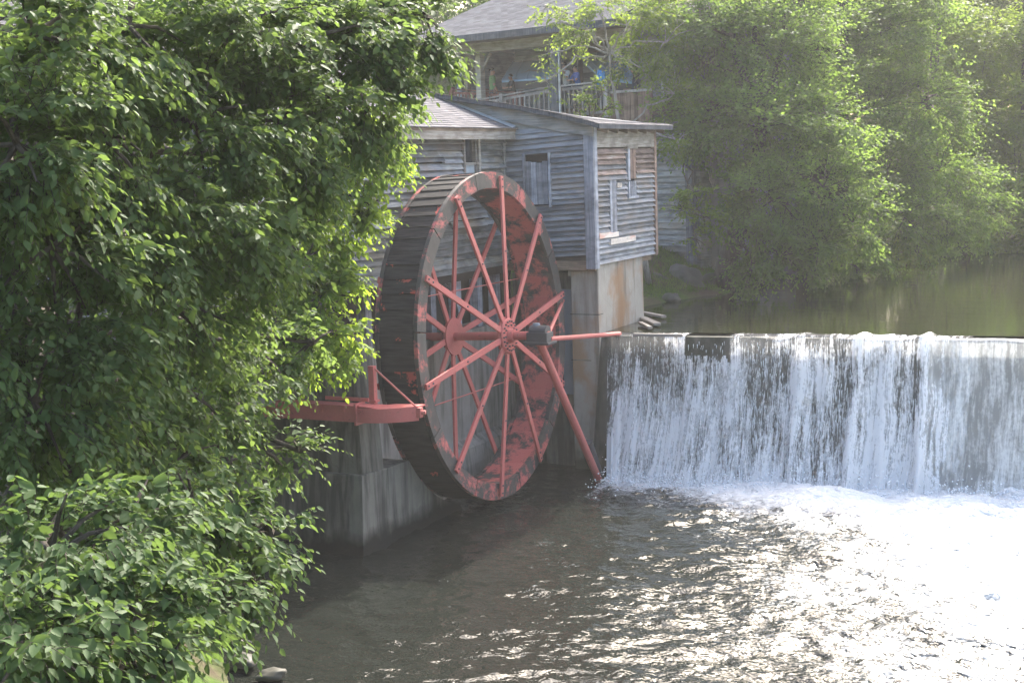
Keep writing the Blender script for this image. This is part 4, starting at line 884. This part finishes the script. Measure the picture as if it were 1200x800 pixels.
tree('leafy_bush', 'bright green bush leaning over the water at the foot of the near bank', 'bush', onground(bx, by), Dl, [(6.2, -20.8, 2.4), (6.0, -20.3, 4.0)], .06, 'leaf_bush', .080, 900, True, .34, 8, single=280, droop=.65)
Fb = lobes_px([(-130, 100, 22, 130), (-130, 300, 21, 130), (-260, 200, 22, 130), (-120, 480, 19, 110), (40, 60, 22, 130), (180, 60, 23, 130), (320, 60, 24, 120), (410, 110, 24, 70), (30, 220, 22, 130), (160, 230, 23, 130), (290, 230, 23, 110), (40, 380, 21, 130), (160, 390, 21, 120), (250, 420, 21, 80), (100, 500, 19, 110), (200, 520, 19, 80), (40, 620, 17, 100), (270, 540, 19, 45)])
bx, by = -5.0, -15.0
tree('leafy_tree', 'shaded tree filling the gap between the near trees and the mill', 'tree', onground(bx, by), Fb, [(-5, -14.6, 5), (-4.8, -14.2, 9)], .2, 'leaf_near', .15, 95, True, .6, 8)
# --- pond bank trees
G = 'trees along the mill pond'
def far_tree(label, base, lobes, mat, size=.13, dens=150, r0=.28, lean=(0, 0), name='leafy_tree', bark='bark', top=10, nleaf=7, tl=.75, grp=G):
    b_ = np.array(base); lo_ = lobes_px(lobes)
    tree(name, label, 'tree', tuple(b_), lo_, [tuple(b_+np.array([lean[0]*.3, lean[1]*.3, top*.3])), tuple(b_+np.array([lean[0]*.7, lean[1]*.7, top*.65])), tuple(b_+np.array([lean[0], lean[1], top]))], r0, mat, size, dens, False, tl, nleaf, bark=bark, group=grp, droop=.22, outer=.3, clump=34, jit=.14)
p = (.3, 15.4)
far_tree('spreading tree with thick leaning trunk rooted among the bank rocks', (p[0], p[1], 3.5), [(835, 40, 46, 75), (900, 55, 46, 80), (790, 60, 47, 45), (800, 5, 47, 60), (870, -5, 48, 70), (940, 0, 48, 60), (810, 150, 45, 34), (830, 130, 45, 62), (890, 150, 44, 75), (960, 140, 45, 75), (872, 215, 44, 42), (905, 235, 43, 62), (965, 220, 43, 60), (888, 285, 43.5, 34), (915, 300, 42.5, 36), (960, 290, 42.5, 34), (1000, 260, 43, 50), (880, 320, 43, 22)], 'leaf_far', r0=.40, lean=(1.6, -.6), top=5.5, dens=300)
p = (2.6, 29.5)
far_tree('broad tree whose lowest boughs brush the pond water', (p[0], p[1]+4, 3.6), [(960, 50, 52, 75), (1030, 40, 53, 75), (990, 5, 54, 60), (1060, -10, 54, 70), (1020, 130, 51, 72), (1080, 120, 52, 70), (1040, 200, 50, 66), (1100, 200, 51, 62), (1060, 255, 49, 48), (1110, 260, 50, 40), (1020, 285, 47, 34), (1140, 240, 52, 45)], 'leaf_far', r0=.34, lean=(1.5, -1), top=10, dens=260)
p = at(1150, 285, Z=3.9)
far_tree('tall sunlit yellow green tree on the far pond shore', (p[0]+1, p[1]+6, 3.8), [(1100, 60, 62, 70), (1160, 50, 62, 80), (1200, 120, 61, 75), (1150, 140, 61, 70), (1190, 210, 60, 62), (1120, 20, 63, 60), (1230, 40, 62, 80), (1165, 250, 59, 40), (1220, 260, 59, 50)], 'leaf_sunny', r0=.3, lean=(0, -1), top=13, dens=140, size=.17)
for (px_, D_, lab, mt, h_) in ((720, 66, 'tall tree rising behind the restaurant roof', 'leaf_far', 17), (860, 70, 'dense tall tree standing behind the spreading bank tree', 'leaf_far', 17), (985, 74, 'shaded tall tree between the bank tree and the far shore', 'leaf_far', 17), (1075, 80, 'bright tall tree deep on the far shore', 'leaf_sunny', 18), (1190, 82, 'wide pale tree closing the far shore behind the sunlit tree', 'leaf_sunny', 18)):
    q = at(px_, 190, D=D_); rp_ = 95
    far_tree(lab, (q[0], q[1], gz(q[0], q[1])-.3), [(px_+dx, py_, D_+dz_, rp_*s_) for dx, py_, dz_, s_ in ((0, -30, 0, 1.0), (-60, 0, 1, .8), (60, 0, 1, .8), (-55, 60, -2, .8), (55, 50, 1, .85), (0, 130, -2, .95), (-50, 190, -2, .7), (45, 200, -2, .7), (0, 250, -2, .55))], mt, size=.24, dens=80, r0=.35, top=h_*.7, tl=1.1)
for i, (px_, D_, mt) in enumerate(((560, 78, 'leaf_far'), (640, 82, 'leaf_sunny'), (470, 74, 'leaf_far'), (1290, 68, 'leaf_sunny'))):
    q = at(px_, 190, D=D_)
    far_tree(('dark tree standing behind the restaurant ridge', 'pale tree standing behind the restaurant ridge', 'dark tree beyond the old mill roof', 'sunlit tree growing past the far shore', 'bank tree growing beyond the edge of the far shore')[i], (q[0], q[1], gz(q[0], q[1])-.3), [(px_+dx, py_, D_, rr_) for dx, py_, rr_ in ((0, -30, 100), (-50, 60, 80), (50, 60, 80), (0, 150, 85), (0, 230, 55))], mt, size=.28, dens=60, r0=.3, top=11, tl=1.2)
for i, (px_, py_, D_, r_, mt) in enumerate(((955, 300, 47, 24, 'leaf_far'), (1003, 296, 50, 26, 'leaf_far'), (1052, 290, 55, 27, 'leaf_sunny'), (1105, 284, 58, 30, 'leaf_far'), (1160, 278, 60, 28, 'leaf_sunny'), (1205, 276, 62, 26, 'leaf_far'))):
    q = at(px_, py_+r_*.8, Z=3.5); q2 = at(px_, py_, D=D_)
    tree('shore_bush', ('dark bush at the water under the spreading tree boughs', 'dark bush between the two big pond trees', 'sunlit bush at the foot of the broad pond tree', 'dark bush on the bend of the far shore', 'sunlit bush below the tall yellow green tree', 'dark bush at the end of the visible far shore')[i], 'bush', (q2[0], q2[1], gz(q2[0], q2[1])-.1), lobes_px([(px_, py_, D_, r_), (px_-r_*.9, py_+6, D_, r_*.7), (px_+r_*.9, py_+4, D_+.5, r_*.75), (px_, py_+r_*.6, D_-.6, r_*.6)]), None, .08, mt, .14, 300, False, .5, 7, group='bushes along the pond shore', clump=24, jit=.15)
for i, (px_, D_) in enumerate(((-120, 62), (90, 66), (290, 68))):
    q = at(px_, 190, D=D_)
    far_tree(('tall tree far up the bank beyond the shaded tree', 'tall tree standing landward of the old mill', 'tall tree between the mill roof and the restaurant')[i], (q[0], q[1], gz(q[0], q[1])-.3), [(px_+dx, py_, D_, rr_) for dx, py_, rr_ in ((0, -30, 100), (-70, 60, 90), (70, 60, 90), (0, 130, 85), (0, 210, 60))], 'leaf_far', size=.30, dens=45, r0=.3, top=11, tl=1.2)
# small sunlit sapling at the mill corner, vine-green sapling before the porch, shrub on the wing roof edge
p = at(812, 300, Z=4.1)
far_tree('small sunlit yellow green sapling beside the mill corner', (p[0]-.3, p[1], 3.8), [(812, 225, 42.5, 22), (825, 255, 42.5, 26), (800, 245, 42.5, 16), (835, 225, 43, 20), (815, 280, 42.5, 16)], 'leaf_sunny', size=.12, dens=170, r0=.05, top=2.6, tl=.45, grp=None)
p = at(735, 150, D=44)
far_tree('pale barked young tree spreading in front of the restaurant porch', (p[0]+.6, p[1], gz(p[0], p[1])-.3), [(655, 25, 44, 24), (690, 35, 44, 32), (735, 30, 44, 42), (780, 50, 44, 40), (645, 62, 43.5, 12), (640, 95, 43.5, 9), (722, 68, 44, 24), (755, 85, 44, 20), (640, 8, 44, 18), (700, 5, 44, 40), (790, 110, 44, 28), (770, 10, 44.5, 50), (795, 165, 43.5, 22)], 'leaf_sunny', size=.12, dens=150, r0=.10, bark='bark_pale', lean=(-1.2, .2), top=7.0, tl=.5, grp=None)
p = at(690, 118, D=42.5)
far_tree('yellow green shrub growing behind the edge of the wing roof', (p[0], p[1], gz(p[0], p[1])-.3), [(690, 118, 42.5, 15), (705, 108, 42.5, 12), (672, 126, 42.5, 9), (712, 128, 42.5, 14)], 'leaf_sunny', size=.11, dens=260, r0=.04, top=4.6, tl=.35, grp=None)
# ------------------------------------------------------------------ stones, driftwood, grass
def rock(label, px, py, Z, r, sq=.6, group='boulders on the pond bank', mat='rock'):
    p = at(px, py, Z=Z); bm = bmesh.new(); bmesh.ops.create_icosphere(bm, subdivisions=3, radius=1); sd_ = random.random()*50
    from mathutils import noise as mn
    rz = random.uniform(0, 6.28); sx_, sy_ = random.uniform(.8, 1.3), random.uniform(.7, 1.1)
    for v in bm.verts:
        d = v.co.copy(); k = 1+.42*mn.noise(d*1.3+Vector((sd_, 0, 0)))+.14*mn.noise(d*3.1+Vector((0, sd_, 0))); q = d*k; v.co = Vector((q.x*sx_, q.y*sy_, max(q.z, -.6)*sq))*r
    bm.to_mesh(me := bpy.data.meshes.new('boulder')); bm.free(); me.materials.append(M[mat]); me.shade_smooth()
    o = bpy.data.objects.new('boulder', me); prep(o, None, Matrix.Translation(Vector((p[0], p[1], p[2]+(.3*r if mat == 'rock' else .1*r)))) @ Matrix.Rotation(rz, 4, 'Z')); tag(o, label, 'rock', group)
for lab, px, py, Z, r, sq in (('large grey boulder at the pond edge next to the mill pier', 772, 346, 3.4, .62, .8), ('broad rounded boulder sitting in the pond beside the leaning trunk', 800, 344, 3.4, .8, .75), ('squat dark boulder half under the leaning trunk', 832, 342, 3.4, .55, .7), ('pale flat stone by the hanging boughs of the spreading tree', 932, 316, 3.45, .75, .45), ('mossy stone next to the pale flat stone', 912, 322, 3.45, .55, .6), ('small shore stone below the hanging boughs', 895, 332, 3.4, .35, .6), ('small stone between the two pond edge boulders', 786, 354, 3.4, .32, .6), ('long shore stone under the broad pond tree', 985, 308, 3.45, .7, .35)):
    rock(lab, px, py, Z, r, sq)
for i, (px, py, r) in enumerate(((285, 775, .24), (258, 740, .18), (318, 792, .2))):
    rock(('mossy stone at the water line below the bright bush', 'muddy stone higher on the near bank', 'wet stone standing in the shallow water', 'broad muddy stone among the bank roots', 'flat stone at the tip of the near bank', 'half buried stone under the bright bush')[i], px, py, .12, r, .45, 'stones on the near bank', 'stone_wet')
dw = thing('driftwood_pile', 'grey driftwood planks caught in the pond beside the pier', 'driftwood', tuple(at(764, 372, Z=3.43)))
for (p0, p1, wd) in (((752, 366), (778, 371), .16), ((752, 372), (770, 380), .2), ((750, 378), (762, 384), .12)):
    a, b_ = at(*p0, Z=3.5), at(*p1, Z=3.5); MB().bar(a, b_, wd, .07).build('plank', 'driftwood', dw, bevel=.015)
tag(MB().bar(at(742, 392, Z=3.47), at(800, 393.0, Z=3.47), .10, .07).build('drift_log', 'driftwood', bevel=.02), 'thin pale log lying along the dam crest by the pier', 'log')
# dead branches on the near bank
for i, ((p0, p1), lab) in enumerate(zip((((215, 700), (300, 765)), ((230, 735), (295, 752)), ((190, 690), (250, 700))), ('dead branch sloping down to the water below the bright bush', 'short dead stick lying across the bank stones', 'dead stick caught high under the bright bush'))):
    a, b_ = at(*p0, Z=.75-.1*i), at(*p1, Z=.25); m_ = (a+b_)/2+np.array([0, 0, .08]); MB().tube([a, m_, b_], [.03, .024, .01], 6).build('dead_branch', 'bark_pale', label=lab, cat='branch')
# grass on the two banks
def grass(name, label, pts, h):
    N = len(pts); z = height(pts); a = RNG.uniform(0, 6.28, N); hh = h*RNG.uniform(.5, 1.3, N); d = np.stack([np.cos(a), np.sin(a), 0*a], -1); ln_ = RNG.normal(0, .4, (N, 2))
    c = np.stack([pts[:, 0], pts[:, 1], z-.03], -1); tip = c+np.stack([ln_[:, 0]*hh, ln_[:, 1]*hh, hh], -1)
    V = np.stack([c-d*.012*(h/.2), c+d*.012*(h/.2), tip], 1).reshape(-1, 3); tag(prep(bpy.data.objects.new(name, np_mesh(name, V, tris=np.arange(3*N).reshape(-1, 3), mat='grass_blade')), None), label, None, None, 'stuff')
P = np.stack([RNG.uniform(-9, 1, 60000), RNG.uniform(7, 24, 60000)], -1); P = P[sdf(P, UPPER) > .35]; grass('grass', 'short green grass on the bank behind the mill', P, .16)
P = np.stack([RNG.uniform(-6, 7, 40000), RNG.uniform(-26, -6, 40000)], -1); P = P[sdf(P, LOWER) > .3]; grass('undergrowth', 'low green weeds covering the near bank', P, .24)
# ------------------------------------------------------------------ haze volume added to imitate veiling lens glare
HZ = 30.0
b = MB().mm((-156, -100, -3.2), (158, 185, HZ)); t = NT('haze_veil'); t.t.nodes.remove(t.b)
v = t.n('VolumePrincipled'); v.inputs['Color'].default_value = (.97, .975, .96, 1); v.inputs['Density'].default_value = .0006; v.inputs['Anisotropy'].default_value = .3
t.t.links.new(v.outputs[0], t.o.inputs['Volume']); M['haze_veil'] = t.m
b.build('haze', 'haze_veil', label='thin pale haze volume added to stand for lens veil glare', kind='stuff')
